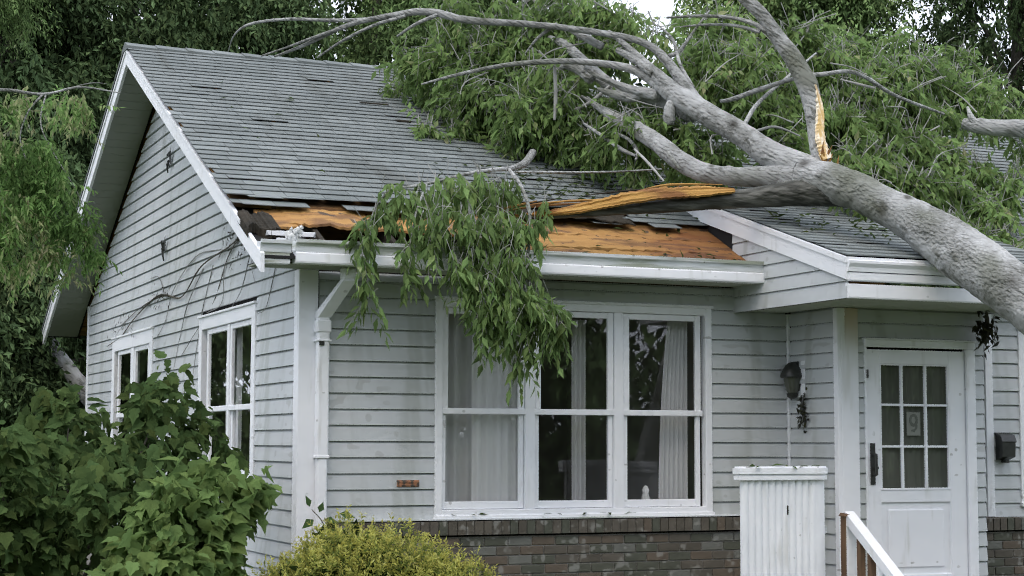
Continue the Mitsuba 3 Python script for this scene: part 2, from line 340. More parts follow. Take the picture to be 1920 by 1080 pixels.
while z < RZ-.32:
    a, b = slope_limits(z); a1, b1 = slope_limits(z+S)
    if b-a > .06:
        sp, ts = [(a, b)], [(a1, max(b1, a1+.005))]
        h = [(g[0]+.02, g[2]-.02) for g in GW if z+S > g[1]+.05 and z < g[3]-.05]
        if h: sp = minus(sp, h); ts = minus(ts, h)
        if len(sp) != len(ts): ts = None
        if len(sp) == 1 and b-a > 3:
            c = rng.uniform(a+1.2, b-1.2); sp = [(a, c-.0015), (c+.0015, b)]; ts = [(a1, c-.0015), (c+.0015, b1)]
        clap(GWL, (0, 0, 0), Y3, -X3, sp, z, z+S, ts)
    z += S
obj('foundation', box(-.01, .10, .05, 9.9, -.3, .46), 'mat_mortar', H)
obj('back_wall', box(.1, XE-.3, 9.8, 9.9, 0, 3.5), 'mat_room', H)
obj('end_wall', wallpanel(.1, 9.8, 0, 3.5, [], XE-.4, axis=0), 'mat_room', H)
# --- corner boards
obj('corner_board', cat([box(-.030, .128, -.034, -.002, .45, 3.10, .004), box(-.030, -.002, 0.001, .10, .45, 3.10, .004)]), 'mat_trim', H)
obj('corner_board', cat([box(-.03, .0, 9.82, 9.93, .3, 3.50, .004)]), 'mat_trim', H)
# --- roof: deck, shingles, rake boards, soffit boards
def roof_panel(x0, x1, y0, y1, top, th, back=False):
    """sloping slab of the front (or back) slope, top surface 'top' below the shingle plane"""
    ys = [y0, y1]; pts = []
    for x in (x0, x1):
        for y in ys:
            zz = roof_z(y)-top; yy = 2*RY-y if back else y
            pts += [(x, yy, zz), (x, yy, zz-th)]
    return hull(pts)
ROOF = obj('roof', cat([roof_panel(OV+.03, XE, .46, RY, .03, .03), roof_panel(OV+.03, XE, -.5, RY, .03, .03, True)]), 'mat_deck', H)
# shingle courses of the front slope
EXPO = .138/math.sqrt(1+SL*SL)
def shingle(x0, x1, y0, y1, zf, dz, lift=0.0, slide=0.0, skew=0.0, th=.0055):
    """one tab: lower edge at y0, upper at y1; zf(y) is the roof plane"""
    pts = []
    for x in (x0, x1):
        s = skew*(1 if x == x1 else -1)
        for y, w, h in ((y0+slide+s, lift+.0005, th+.006 if lift < .012 else th), (y1, -.0018, th)):
            pts += [(x, y, zf(y)+dz+w), (x, y, zf(y)+dz+w-h)]
    return hull(pts)
tabs = []
r = np.random.default_rng(21)
row, y = 0, .305
while y < RY-.02:
    x = OV-.02-r.uniform(0, .3)
    while x < XE:
        w = .30+r.uniform(-.03, .05); x0, x1 = max(x, OV-.02), min(x+w, XE)-.0055
        if x1-x0 > .04:
            lift = .0 if r.random() > .025 else r.uniform(.003, .011)
            slide = 0 if r.random() > .03 else -r.uniform(.005, .02)
            skip = False; u = .5*(x0+x1)
            if row == 0:
                skip = (not (2.75 < u < 4.4 and r.random() < .8) and 1.45 < u < 4.4) or (-.1 < u < 1.45 and r.random() < .12)
                lift += r.uniform(0, .02)
            if row == 1 and u < 1.4: skip = (u > .75 and r.random() < .3) or False; lift += r.uniform(.01, .05)
            if row == 1 and 1.4 < u < 2.5: lift += r.uniform(.0, .03)
            if row in (1, 2, 3) and 2.0 < u < 3.1: lift += r.uniform(.02, .07)
            tear = nnoise(np.array([u*1.4, row*.9, 3.1]), 8)
            if row == 0 and 4.4 <= u < 6.2: skip = True
            if not skip:
                dz = .0009*r.normal()+.003*math.sin(row*7.1)*nnoise(np.array([u*.6, row*.31, .5]), 3)
                m = shingle(x0, x1, y, min(y+EXPO*1.3, RY+.01), roof_z, .006+dz*.5, .013+lift, slide, r.normal()*.003)
                tabs.append((u, y, m))
        x += w
    row += 1; y += EXPO
# the right-hand stretch keeps its lowest courses
for k in range(6):
    yy = .305-EXPO*(k+1); x = 6.0
    while x < XE:
        w = .30+r.uniform(-.03, .05)
        tabs.append((x, yy, shingle(x, x+w-.003, yy, yy+EXPO*1.3, roof_z, .006+.003*r.normal(), .013))); x += w
vis = [t for t in tabs if not (t[0] > 3.0 and t[1] > 2.6)]
key = lambda t: np.linalg.norm(np.array([t[0], t[1], roof_z(t[1])])-EYE)+(3.5 if t[0] > 4.2 else 0)
tabs.sort(key=key)
for u, y, m in tabs[:300]: obj('shingle', m, f'mat_shingle_{"abc"[r.choice(3, p=[.5, .35, .15])]}', ROOF)
obj('far_shingles', cat([t[2] for t in tabs[300:]]), 'mat_shingle_a', ROOF, stuff=True)
# holes and loose tabs seen on the slope
for x, y, w in ((1.62, 3.55, .30), (1.82, 3.0, .16)):
    obj('torn_tab', shingle(x, x+w, y, y+.05, roof_z, .024, .004), 'mat_rot', ROOF)
x = OV-.02
while x < XE-.1:
    w = .31+r.uniform(-.02, .02)
    obj('ridge_cap', hull([(a, RY+s*.16, RZ-.075+.028+q) for a, q in ((x, .012), (x+w+.02, 0)) for s in (-1, 1)]+[(a, RY, RZ+.018+q) for a, q in ((x, .012), (x+w+.02, 0))]+[(a, RY+s*.16, RZ-.085+.02) for a in (x, x+w+.02) for s in (-1, 1)]), f'mat_shingle_{"ab"[r.integers(2)]}', ROOF)
    x += w
obj('back_shingles', roof_panel(OV-.02, XE, -.5, RY-.02, -.012, .03, True), 'mat_shingle_a', ROOF)
# torn deck along the eave
def ragged(x0, x1, y0f, y1f, n, zoff, th, seed):
    """a sloping strip of broken sheathing with uneven edges"""
    q = np.random.default_rng(seed); xs = np.linspace(x0, x1, n); V = []; F = []
    for x in xs:
        a, b = y0f(x)+q.normal()*.012, y1f(x)+q.normal()*.008; wv = q.normal()*.004
        for yy in (a, b):
            V += [(x, yy, roof_z(yy)+zoff(x)+wv), (x, yy, roof_z(yy)+zoff(x)+wv-th)]
    for i in range(n-1):
        a, b = 4*i, 4*i+4
        F += [[a, b, b+2], [a, b+2, a+2], [a+1, b+3, b+1], [a+1, a+3, b+3], [a, a+1, b+1], [a, b+1, b], [a+2, b+2, b+3], [a+2, b+3, a+3]]
    F += [[0, 2, 3], [0, 3, 1], [4*n-4, 4*n-3, 4*n-1], [4*n-4, 4*n-1, 4*n-2]]
    m = trimesh.Trimesh(V, F, process=False)
    if m.volume < 0: m.invert()
    return m
edges = (-.40, -.125, .17, .47)
for k in range(3):
    xe = (4.02, 4.12, 4.28)[k]; w = lambda s, f: (lambda x: s+.006*math.sin(x*f+k))
    obj('bare_deck', ragged(1.47, xe, w(edges[k]+.004, 11), w(edges[k+1]-.004, 9), 64, lambda x: -.040+.004*(k-1)+.006*math.sin(2.1*x+k*2), .024, 20+k), 'mat_deck', ROOF, label='bare orange-tan roof board where the shingles are torn off' if k == 0 else None)
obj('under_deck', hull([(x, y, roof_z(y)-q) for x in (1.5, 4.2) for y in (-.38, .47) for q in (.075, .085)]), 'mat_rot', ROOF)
obj('broken_deck', ragged(-.30, 1.52, lambda x: .05+.06*(x < .0)+.03*math.sin(x*9)+.02*math.sin(x*31), lambda x: .40, 60, lambda x: -.035+.012*math.sin(x*5), .022, 3), 'mat_deck', ROOF, label='broken tan sheathing board at the left eave')
obj('broken_deck', ragged(-.36, -.02, lambda x: .03, lambda x: .21, 12, lambda x: -.045, .02, 6), 'mat_deck', ROOF)
obj('rotten_edge', ragged(-.475, -.20, lambda x: -.13+.05*math.sin(x*27), lambda x: .20, 26, lambda x: -.004+.012*math.sin(x*40), .075, 9), 'mat_rot', ROOF, label='dark rotted shingle end at the left roof corner')
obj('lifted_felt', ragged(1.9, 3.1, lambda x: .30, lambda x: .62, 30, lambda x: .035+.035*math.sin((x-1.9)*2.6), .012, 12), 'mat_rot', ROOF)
for k, (x0, x1, y0, dz, mt) in enumerate(((-.30, .10, -.30, -.0, 'mat_trim'), (-.34, .06, -.16, .005, 'mat_trim'), (.02, 1.3, -.33, -.005, 'mat_gutter'), (-.2, 1.5, -.24, -.03, 'mat_rot'))):
    obj('broken_trim', board(np.array([0., y0, roof_z(y0)-.06+dz]), X3, -Y3, [(.0, 0, x0, x1), (.03, .0, x0+.02, x1-.03), (.03, .035, x0, x1-.01), (.0, .04, x0+.03, x1)]), mt, ROOF)
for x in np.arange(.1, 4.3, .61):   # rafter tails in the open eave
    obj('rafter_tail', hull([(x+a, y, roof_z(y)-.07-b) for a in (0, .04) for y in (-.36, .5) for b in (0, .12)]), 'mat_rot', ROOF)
ball = []
for k in range(16):
    s = trimesh.creation.icosphere(1, r.uniform(.012, .028)); s.vertices += s.vertices*0+r.normal(size=(len(s.vertices), 3))*.006
    s.vertices *= r.uniform(.6, 1.5, 3); s.apply_translation([-.165+r.normal()*.035, -.34+r.normal()*.02, 3.335+r.normal()*.028]); ball.append(s)
obj('insulation_scrap', cat(ball), 'mat_foam', ROOF, smooth=60, label='crumpled white scrap caught in the broken eave')
# rake boards and the boards under the gable overhang
def rake(x0, x1, ya, yb, top, h, zf=roof_z):
    return hull([(x, y, zf(y)-top-q) for x in (x0, x1) for y in (ya, yb) for q in (0, h)])
def back_z(y): return roof_z(2*RY-y)
obj('rake_board', rake(OV, OV+.03, -.52, RY, .06, .145), 'mat_trim', H)
obj('rake_board', rake(OV, OV+.03, RY, YB-.02, .06, .145, back_z), 'mat_trim', H)
obj('rake_cap', rake(OV-.012, OV+.02, .1, RY+.0, .036, .035), 'mat_trim', H)
obj('rake_cap', rake(OV-.012, OV+.02, RY, YB-.02, .036, .035, back_z), 'mat_trim', H)
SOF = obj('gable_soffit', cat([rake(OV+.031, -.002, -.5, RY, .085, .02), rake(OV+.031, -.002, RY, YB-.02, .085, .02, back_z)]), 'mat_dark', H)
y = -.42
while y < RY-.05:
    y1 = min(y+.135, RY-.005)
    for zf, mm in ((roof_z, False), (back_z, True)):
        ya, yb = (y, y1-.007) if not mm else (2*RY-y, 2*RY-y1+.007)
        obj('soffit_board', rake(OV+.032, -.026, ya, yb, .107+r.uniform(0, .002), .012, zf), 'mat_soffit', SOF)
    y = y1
# --- eave: gutter, fascia, soffit
def gutter(x0, x1, dy=0, dz=0):
    P = [(-.40, 3.275), (-.40, 3.185), (-.505, 3.185), (-.508, 3.215), (-.512, 3.245), (-.532, 3.252), (-.535, 3.278), (-.522, 3.280), (-.515, 3.262), (-.497, 3.25), (-.492, 3.20), (-.412, 3.20), (-.412, 3.275)]
    return prism([(a+dy, b+dz) for a, b in P], x0, x1, 0)
obj('gutter', cat([gutter(OV+.002, -.225, .012, -.012), prism([(-.39, 3.17), (-.39, 3.09), (-.493, 3.09), (-.496, 3.12), (-.488, 3.125), (-.49, 3.17)], OV+.002, -.235, 0)]), 'mat_gutter', H, label='short broken length of gutter at the left corner')
GUT = obj('gutter', gutter(-.195, 3.895), 'mat_gutter', H)
obj('fascia', prism([(-.40, 3.182), (-.40, 3.098), (-.522, 3.098), (-.526, 3.11), (-.524, 3.172), (-.516, 3.182)], -.195, 3.897, 0), 'mat_trim', H)
obj('fascia', box(-.44, 3.89, -.395, -.375, 3.105, 3.24), 'mat_rot', H)
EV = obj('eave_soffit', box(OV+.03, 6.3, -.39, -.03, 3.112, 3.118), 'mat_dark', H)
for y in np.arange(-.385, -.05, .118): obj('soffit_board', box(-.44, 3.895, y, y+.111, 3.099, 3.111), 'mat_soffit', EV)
obj('fascia', box(6.25, XE, -.53, -.50, 3.02, 3.215, .004), 'mat_trim', H)
obj('eave_soffit', box(6.2, XE, -.50, -.20, 3.03, 3.05), 'mat_soffit', H)
# --- downspout
DS = obj('downspout', cat([box(.218, .338, -.56+.19, -.29, 2.985, 3.10, .02), hull([(x, y, z) for x in (.225, .33) for y in (-.37, -.29) for z in (2.99, 3.0)]+[(x, y, z) for x in (.102, .205) for y in (-.125, -.04) for z in (2.72, 2.76)]),
     box(.104, .200, -.122, -.04, 1.63, 2.74, .012), box(.112, .194, -.116, -.046, .35, 1.64, .012), box(.092, .212, -.130, -.03, 2.60, 2.70, .01), box(.098, .206, -.127, -.035, 1.62, 1.645, .004), box(.09, .214, -.13, -.03, 2.532, 2.546, .003)]), 'mat_trim', H)
obj('clip', box(.112, .150, -.136, -.122, 2.50, 2.532), 'mat_metal_black', DS)
# --- the picture window
def window(par, org, u, out, cols, u0, u1, z0, z1, casing, rail_z, sill=True, sashw=.045, cut=True):
    """double-hung units side by side; u and out as for boards; cols = glass spans of each unit"""
    org = np.array(org, float)
    def bx(a, b, za, zb, t0, t1, ch=.004):
        m = box(a, b, -t1, -t0, za, zb, ch); M = np.eye(4); M[:3, 0], M[:3, 1], M[:3, 2], M[:3, 3] = u, -out, [0, 0, 1], org
        m.apply_transform(M)
        if m.volume < 0: m.invert()
        return m
    c = casing
    W = obj('window', cat([bx(u0, u0+c, z0, z1, -.05, .034), bx(u1-c, u1, z0, z1, -.05, .034), bx(u0+c, u1-c, z1-c, z1, -.05, .033), bx(u0+c, u1-c, z0, z0+c*.9, -.05, .033),
         bx(u0-.012, u1+.012, z1, z1+.022, .0, .05), bx(u0-.008, u1+.008, z0-.022, z0+.012, 0, .055)]), 'mat_trim', par)
    for i, (a, b) in enumerate(cols):
        if i: obj('mullion', bx(cols[i-1][1]+sashw+.012, a-sashw-.012, z0+c*.9, z1-c, -.05, .024), 'mat_trim', W)
        zt, zb = z1-c-sashw-.008, z0+c*.9+.065
        # upper sash stands proud of the lower
        obj('sash', cat([bx(a-sashw-.008, a, rail_z, z1-c-.004, -.02, .014), bx(b, b+sashw+.008, rail_z, z1-c-.004, -.02, .014), bx(a, b, zt, z1-c-.004, -.02, .013), bx(a-sashw-.02, b+sashw+.02, rail_z-.024, rail_z+.024, -.025, .022)]), 'mat_trim', W)
        obj('sash', cat([bx(a-sashw-.008, a-.012, z0+c*.9+.004, rail_z-.0245, -.04, -.004), bx(b+.012, b+sashw+.008, z0+c*.9+.004, rail_z-.0245, -.04, -.004), bx(a-.012, b+.012, z0+c*.9+.004, zb, -.04, -.005)]), 'mat_trim', W)
        for za, zb2, t in ((rail_z+.01, zt+.01, .0), (zb-.01, rail_z-.01, -.022)):
            q = np.array([[a-.012, za], [b+.012, za], [b+.012, zb2], [a-.012, zb2]])
            tl = rng.normal(size=3)*.0012
            V = np.array([org+u*s+out*(t+tl[0]+(k in (1, 2))*tl[1]+(k > 1)*tl[2])+np.array([0, 0, zz]) for k, (s, zz) in enumerate(q)])
            obj('pane', trimesh.Trimesh(V, [[0, 1, 2], [0, 2, 3]], process=False), 'mat_pane', W)
    return W
PW = window(H, (0, 0, 0), X3, -Y3, [(1.232, 1.852), (2.055, 2.668), (2.872, 3.505)], WX0, WX1, WZ0, WZ1, .062, 2.0)
window(H, (0, 0, 0), Y3, -X3, [(1.50, 2.18), (2.36, 3.09)], 1.30, 3.42, 1.34, 2.925, .115, 2.05)
window(H, (0, 0, 0), Y3, -X3, [(5.97, 6.68), (6.97, 7.70)], 5.66, 8.05, 1.34, 2.965, .15, 2.05)
obj('siding_plate', cat([box(.797, .985, -.032, -.012, 1.392, 1.447, .004)]+[box(.805, .977, -.038, -.030, 1.397+k*.012, 1.403+k*.012) for k in range(4)]), 'mat_rust', H, label='small rusty vent plate on the siding')
obj('sill_flashing', box(.22, 4.42, -.072, -.02, 1.124, 1.136), 'mat_gutter', H)
# --- bricks under the front wall
def bricks(par, x0, x1, yface, ztop, zlow):
    holder = obj('brick_base', cat([box(x0, x1, yface+.012, yface+.06, .0, ztop-.135), box(x0, x1, yface-.02, yface+.03, ztop-.118, ztop-.008)]), 'mat_mortar', par)
    q = np.random.default_rng(int(x0*10)+3); x = x0
    while x < x1-.03:
        w = min(.066+q.uniform(-.004, .004), x1-x); t = q.uniform(-.004, .004)
        obj('brick', hull([(a, b, c) for a in (x, x+w) for b, c in ((yface-.034+t, ztop-.118), (yface-.036+t, ztop-.012), (yface+.02, ztop), (yface+.02, ztop-.12))]), f'mat_brick_{"abcde"[q.choice(5, p=[.45, .2, .12, .03, .2])]}', holder)
        x += w+.0105
    rows, k, zt = [], 0, ztop-.145
    while zt-.0657 > .02:
        x = x0-(.105 if k % 2 else 0)-q.uniform(0, .02)
        while x < x1:
            a, b = max(x, x0), min(x+.2, x1)
            if b-a > .02:
                t = q.uniform(-.003, .003); c = .003
                rows.append((zt, box(a, b, yface-.0+t, yface+.03, zt-.0657, zt, .003)))
            x += .2105
        zt -= .0762; k += 1
    rest = []
    for zt, m in rows:
        if zt > zlow: obj('brick', m, f'mat_brick_{"abcde"[q.choice(5, p=[.28, .27, .2, .1, .15])]}', holder)
        else: rest.append(m)
    obj('low_bricks', cat(rest), 'mat_brick_a', holder, stuff=True)
bricks(H, .30, 4.40, -.035, 1.124, .58)
# --- inside corner, entry side wall, door wall
obj('corner_trim', box(4.418, 4.446, -.036, -.003, .9, 2.88, .003), 'mat_trim', H)
EW = obj('entry_side_wall', box(4.452, 4.55, -.76, -.001, .3, 2.90), 'mat_dark', H)
z = 2.009-13*S
while z < 2.88:
    clap(EW, (4.452, 0, 0), -Y3, -X3, [(.04, .742)], z, min(z+S, 2.895)); z += S
obj('corner_board', cat([box(4.462, 4.635, -.806, -.776, .3, 2.888, .005), box(4.424, 4.4615, -.806, -.742, .3, 2.888, .004)]), 'mat_trim', H, label='white corner board left of the door, stained tan at its top')
DX0, DX1, DZ0 = 4.70, 5.835, .42
DW = obj('door_wall', cat([box(4.56, 4.72, -.77, -.68, .1, 2.90), box(5.81, 5.95, -.77, -.68, .1, 2.90), box(4.72, 5.81, -.77, -.68, 2.56, 2.90), box(4.72, 5.81, -.71, -.68, .1, 2.56)]), 'mat_dark', H)
z = 2.009-14*S
while z < 2.88:
    zt = min(z+S, 2.895)
    if z < 2.60-.03: clap(DW, (0, -.771, 0), X3, -Y3, [(4.637, 4.712), (5.825, 5.938)], z, zt)
    else: clap(DW, (0, -.771, 0), X3, -Y3, [(4.637, 5.938)], z, zt)
    z += S
# --- door
DR = obj('door', cat([box(4.728, 4.86, -.786, -.745, DZ0, 2.545, .004), box(5.568, 5.735, -.786, -.745, DZ0, 2.545, .004), box(4.86, 5.568, -.785, -.746, 2.425, 2.545, .003), box(4.86, 5.568, -.785, -.746, 1.25, 1.368, .003), box(4.86, 5.568, -.785, -.746, DZ0, .64, .003),
     box(4.86, 5.568, -.766, -.75, .64, 1.25), box(4.93, 5.50, -.781, -.765, .70, 1.19, .016)]), 'mat_trim', H)
obj('frame', cat([box(DX0, 4.724, -.80, -.745, DZ0, 2.562, .003), box(5.742, DX1, -.81, -.745, DZ0, 2.562, .004), box(DX0, DX1, -.812, -.745, 2.564, 2.625, .004), box(4.69, 5.85, -.83, -.76, 2.626, 2.64, .003)]), 'mat_trim', DR)
gx = [4.862, 5.085, 5.33, 5.566]; gz = [1.372, 1.722, 2.075, 2.423]
for i in (1, 2): obj('muntin', box(gx[i]-.011, gx[i]+.011, -.783, -.757, 1.372, 2.423, .003), 'mat_trim', DR)
for i in (1, 2):
    for k in range(3): obj('muntin', box(gx[k]+.0115, gx[k+1]-.0115, -.782, -.758, gz[i]-.010, gz[i]+.010, .003), 'mat_trim', DR)
obj('glazing_bead', cat([box(4.861, 4.872, -.784, -.76, 1.372, 2.423), box(5.556, 5.567, -.784, -.76, 1.372, 2.423), box(4.872, 5.556, -.784, -.76, 2.412, 2.423), box(4.85, 5.575, -.792, -.77, 1.352, 1.371, .003)]), 'mat_trim', DR)
for i in range(3):
    for k in range(3):
        t = rng.normal(size=2)*.0008
        obj('pane', trimesh.Trimesh([[gx[i]+.004, -.764+t[0], gz[k]+.004], [gx[i+1]-.004, -.764+t[1], gz[k]+.004], [gx[i+1]-.004, -.764, gz[k+1]-.004], [gx[i]+.004, -.764, gz[k+1]-.004]], [[0, 1, 2], [0, 2, 3]], process=False), 'mat_pane', DR)
obj('handle', cat([box(4.748, 4.796, -.798, -.785, 1.40, 1.75, .004), box(4.756, 4.786, -.85, -.838, 1.48, 1.66, .008), box(4.758, 4.784, -.845, -.79, 1.64, 1.665, .006), box(4.758, 4.784, -.845, -.79, 1.475, 1.50, .006), box(4.780, 4.815, -.825, -.79, 1.53, 1.555, .008)]), 'mat_metal_black', DR)
obj('hinge', cat([box(4.716, 4.732, -.812, -.78, 2.30, 2.37, .003)]), 'mat_metal_black', DR)
obj('threshold', box(4.69, 5.85, -.90, -.76, DZ0-.04, DZ0-.005, .006), 'mat_gutter', DR)
# --- wall right of the door
RWY = -.25
RW = obj('right_wall', wallpanel(5.96, XE-.3, .05, 3.03, [(6.77, 1.24, 7.92, 2.76)], RWY+.001), 'mat_dark', H)
z = 1.975-7*S
while z < 3.0:
    sp = [(6.0, 9.0)]
    if z+S > 1.28 and z < 2.73: sp = minus(sp, [(6.76, 7.93)])
    clap(RW, (0, RWY, 0), X3, -Y3, sp, z, min(z+S, 3.02)); z += S
obj('corner_board', box(6.345, 6.428, RWY-.04, RWY-.002, 1.09, 2.95, .004), 'mat_trim', H)
window(H, (0, RWY, 0), X3, -Y3, [(6.86, 7.30), (7.42, 7.86)], 6.73, 7.96, 1.20, 2.79, .075, 2.02)
bricks(H, 6.0, 8.2, RWY-.035, 1.088, .56)
# --- entry roof with its boxed overhang
PX, PY, PS = 3.90, -1.77, .31
def porch_z(y): return 3.215+PS*(y-PY)
PXE = 6.10
PR = obj('porch_roof', hull([(x, y, porch_z(y)-.03-q) for x in (PX+.03, PXE) for y in (PY, 1.74) for q in (0, .03)]), 'mat_rot', H)
row, y = 0, PY-.03
while y < 1.6:
    x = PX-.03-r.uniform(0, .25)
    while x < PXE+.03:
        w = .30+r.uniform(-.03, .05); x0, x1 = max(x, PX-.025), min(x+w, PXE+.03)-.003
        if x1-x0 > .03: obj('shingle', shingle(x0, x1, y, y+.18, porch_z, .004+.0012*r.normal(), .010+(r.random() < .03)*.006, 0, r.normal()*.003), f'mat_shingle_{"abc"[r.choice(3, p=[.5, .35, .15])]}', PR)
        x += w
    row += 1; y += .136
obj('rake_board', hull([(x, y, porch_z(y)-.045-q) for x in (PX-.03, PX) for y, in ((PY-.01,), (1.5,)) for q in (0, .145)]), 'mat_trim', PR)
obj('rake_cap', hull([(x, y, porch_z(y)-.012-q) for x in (PX-.042, PX) for y, in ((PY-.02,), (1.5,)) for q in (0, .045)]), 'mat_trim', PR)
obj('gutter', prism([(PY+.03, 3.195), (PY+.03, 3.085), (PY-.03, 3.085), (PY-.034, 3.12), (PY-.052, 3.15), (PY-.052, 3.17), (PY-.038, 3.175), (PY-.036, 3.198)], PX-.02, PXE, 0), 'mat_trim', PR)
obj('fascia', prism([(PY+.03, 3.078), (PY+.03, 3.012), (PY-.022, 3.012), (PY-.026, 3.02), (PY-.024, 3.078)], PX-.006, PXE, 0), 'mat_trim', PR)
obj('fascia', prism([(PY+.03, 2.995), (PY+.03, 2.878), (PY-.012, 2.878), (PY-.016, 2.888), (PY-.014, 2.99)], PX-.01, PXE, 0), 'mat_trim', PR)
OS = obj('overhang_side', hull([(x, y, z) for x in (PX+.001, PX+.03) for y, z in ((-.0, 2.88), (PY+.03, 2.88), (PY+.03, porch_z(PY)-.1), (-.0, porch_z(0)-.1), (.9, porch_z(.9)-.1), (.9, roof_z(.9)-.1))]), 'mat_dark', PR)
z = 2.878
k = 0
while z < 3.75:
    z1 = z+(.135 if k == 0 else .118); lim = lambda zz: min(1.766, max(0, -(((zz-(3.215-.185))/PS)+PY)) if zz > 3.03 else 1.766)
    a = 0.0
    e0, e1 = lim(z), lim(z1)
    if e0 > .03: clap(OS, (PX+.001, 0, 0), -Y3, -X3, [(a, e0)], z, z1, [(a, max(e1, .004))], depth=.018)
    z = z1; k += 1
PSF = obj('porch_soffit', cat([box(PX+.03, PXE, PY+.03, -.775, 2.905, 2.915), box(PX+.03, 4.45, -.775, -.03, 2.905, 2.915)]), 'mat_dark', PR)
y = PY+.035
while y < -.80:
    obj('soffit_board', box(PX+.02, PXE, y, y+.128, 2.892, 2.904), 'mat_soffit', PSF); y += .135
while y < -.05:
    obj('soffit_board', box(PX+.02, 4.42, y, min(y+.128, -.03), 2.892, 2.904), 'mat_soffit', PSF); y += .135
obj('end_panel', hull([(x, y, z) for x in (PXE-.02, PXE-.001) for y, z in ((PY+.03, 2.89), (PY+.03, 3.17), (-.3, porch_z(-.3)-.05), (-.3, 2.89))]), 'mat_siding', PR)
# --- the room behind the picture window, closed and dark; ceilings shut off the attic
obj('room_lining', cat([box(.12, 11, 5.0, 5.05, .3, 3.05), box(4.6, 4.65, .2, 5.0, .3, 3.05), box(.12, 11, -.55, 9.7, .30, .34), box(.12, 11, .11, 9.7, 3.05, 3.08), box(4.66, 5.95, 1.2, 1.25, .3, 3.05)]), 'mat_room', H)

# ---------------------------------------------------------------- curtains and things seen through the panes
def curtain(x0, x1, y, z0, z1, folds, amp, label, gather=0.0, seed=0, swap=False, group=None, mat='mat_curtain'):
    q = np.random.default_rng(seed); nx, nz = folds*8, 14; V = []
    ph = np.cumsum(q.uniform(.6, 1.4, nx)); ph = ph/ph[-1]*folds*2*np.pi; am = q.uniform(.5, 1.3, nx)
    am = np.convolve(am, np.ones(5)/5, 'same')
    for j in range(nz):
        w = j/(nz-1); zz = z0+(z1-z0)*w
        for i in range(nx):
            s = i/(nx-1); xm = x0+(x1-x0)*s+gather*(1-s)*(w*w)
            d = amp*am[i]*math.sin(ph[i]+.25*math.sin(3*w))
            V.append((xm, y+d, zz) if not swap else (y+d, xm, zz))
    F = []
    for j in range(nz-1):
        for i in range(nx-1):
            a = j*nx+i; F += [[a, a+1, a+nx+1], [a, a+nx+1, a+nx]]
    return tag(obj('curtain', trimesh.Trimesh(V, F, process=False), mat, smooth=True), label, 'curtain', group or 'curtains hanging behind the panes')
curtain(1.48, 1.90, .085, 1.17, 2.86, 5, .014, 'pale sheer curtain behind the left third of the picture window', seed=1)
curtain(1.17, 1.95, .20, 1.16, 2.86, 7, .016, 'dim outer curtain at the left edge of the picture window', seed=2)
curtain(2.50, 2.63, .34, 1.16, 2.80, 3, .02, 'narrow hanging curtain behind the middle window unit', seed=3)
curtain(3.24, 3.52, .16, 1.16, 2.86, 6, .02, 'tied pale curtain at the right edge of the picture window', gather=.10, seed=4)
curtain(2.50, 3.05, .16, 1.4, 2.88, 5, .016, 'pale curtain in the nearer gable window', seed=5, swap=True)
curtain(1.55, 1.95, .22, 1.4, 2.88, 4, .02, 'grey curtain in the right half of the nearer gable window', seed=6, swap=True)
curtain(6.1, 6.5, .20, 1.4, 2.9, 4, .02, 'dim curtain in the far gable window', seed=7, swap=True)
curtain(4.85, 5.58, -.732, 1.36, 2.44, 11, .006, 'gathered grey curtain behind the nine panes of the door', seed=8, mat='mat_door_curtain')
curtain(7.0, 7.25, -.02, 1.25, 2.75, 3, .02, 'pale curtain in the window at the right edge', seed=9)
fig = trimesh.creation.revolve(np.array([[0, 0], [.055, 0], [.06, .03], [.03, .07], [.045, .13], [.03, .17], [.028, .19], [.036, .22], [.02, .26], [0, .275]]), sections=16)
fig.apply_scale([.9, .9, .8]); fig.apply_translation([3.13, .20, 1.165])
tag(obj('figurine', fig, 'mat_foam', smooth=50), 'small pale figurine standing inside the right window unit', 'figurine')
obj_sill = obj('interior_ledge', box(1.15, 3.62, .105, .22, 1.13, 1.165, .004), 'mat_trim', 'house')
note = thing('paper_notice', 'pale paper notice with a dark curled mark in the middle door pane', 'notice')
obj('sheet', box(5.145, 5.285, -.757, -.755, 1.815, 2.015), 'mat_paper', note)
th = np.linspace(0, 2*np.pi, 28)
ring = [(5.215+.045*math.cos(a), 1.945+.055*math.sin(a)) for a in th[:-1]]; inn = [(5.215+.022*math.cos(a), 1.948+.030*math.sin(a)) for a in th[:-1]]
mk = trimesh.creation.extrude_polygon(Polygon(ring, [inn]), .002, engine='earcut'); tail = trimesh.creation.extrude_polygon(Polygon([(5.238, 1.95), (5.26, 1.945), (5.252, 1.88), (5.22, 1.845), (5.19, 1.85), (5.192, 1.866), (5.216, 1.866), (5.234, 1.888)]), .002, engine='earcut')
mm = cat([mk, tail]); vv = mm.vertices.copy(); mm.vertices = np.stack([vv[:, 0], -.758-vv[:, 2], vv[:, 1]], 1)
obj('mark', mm, 'mat_ink', note)

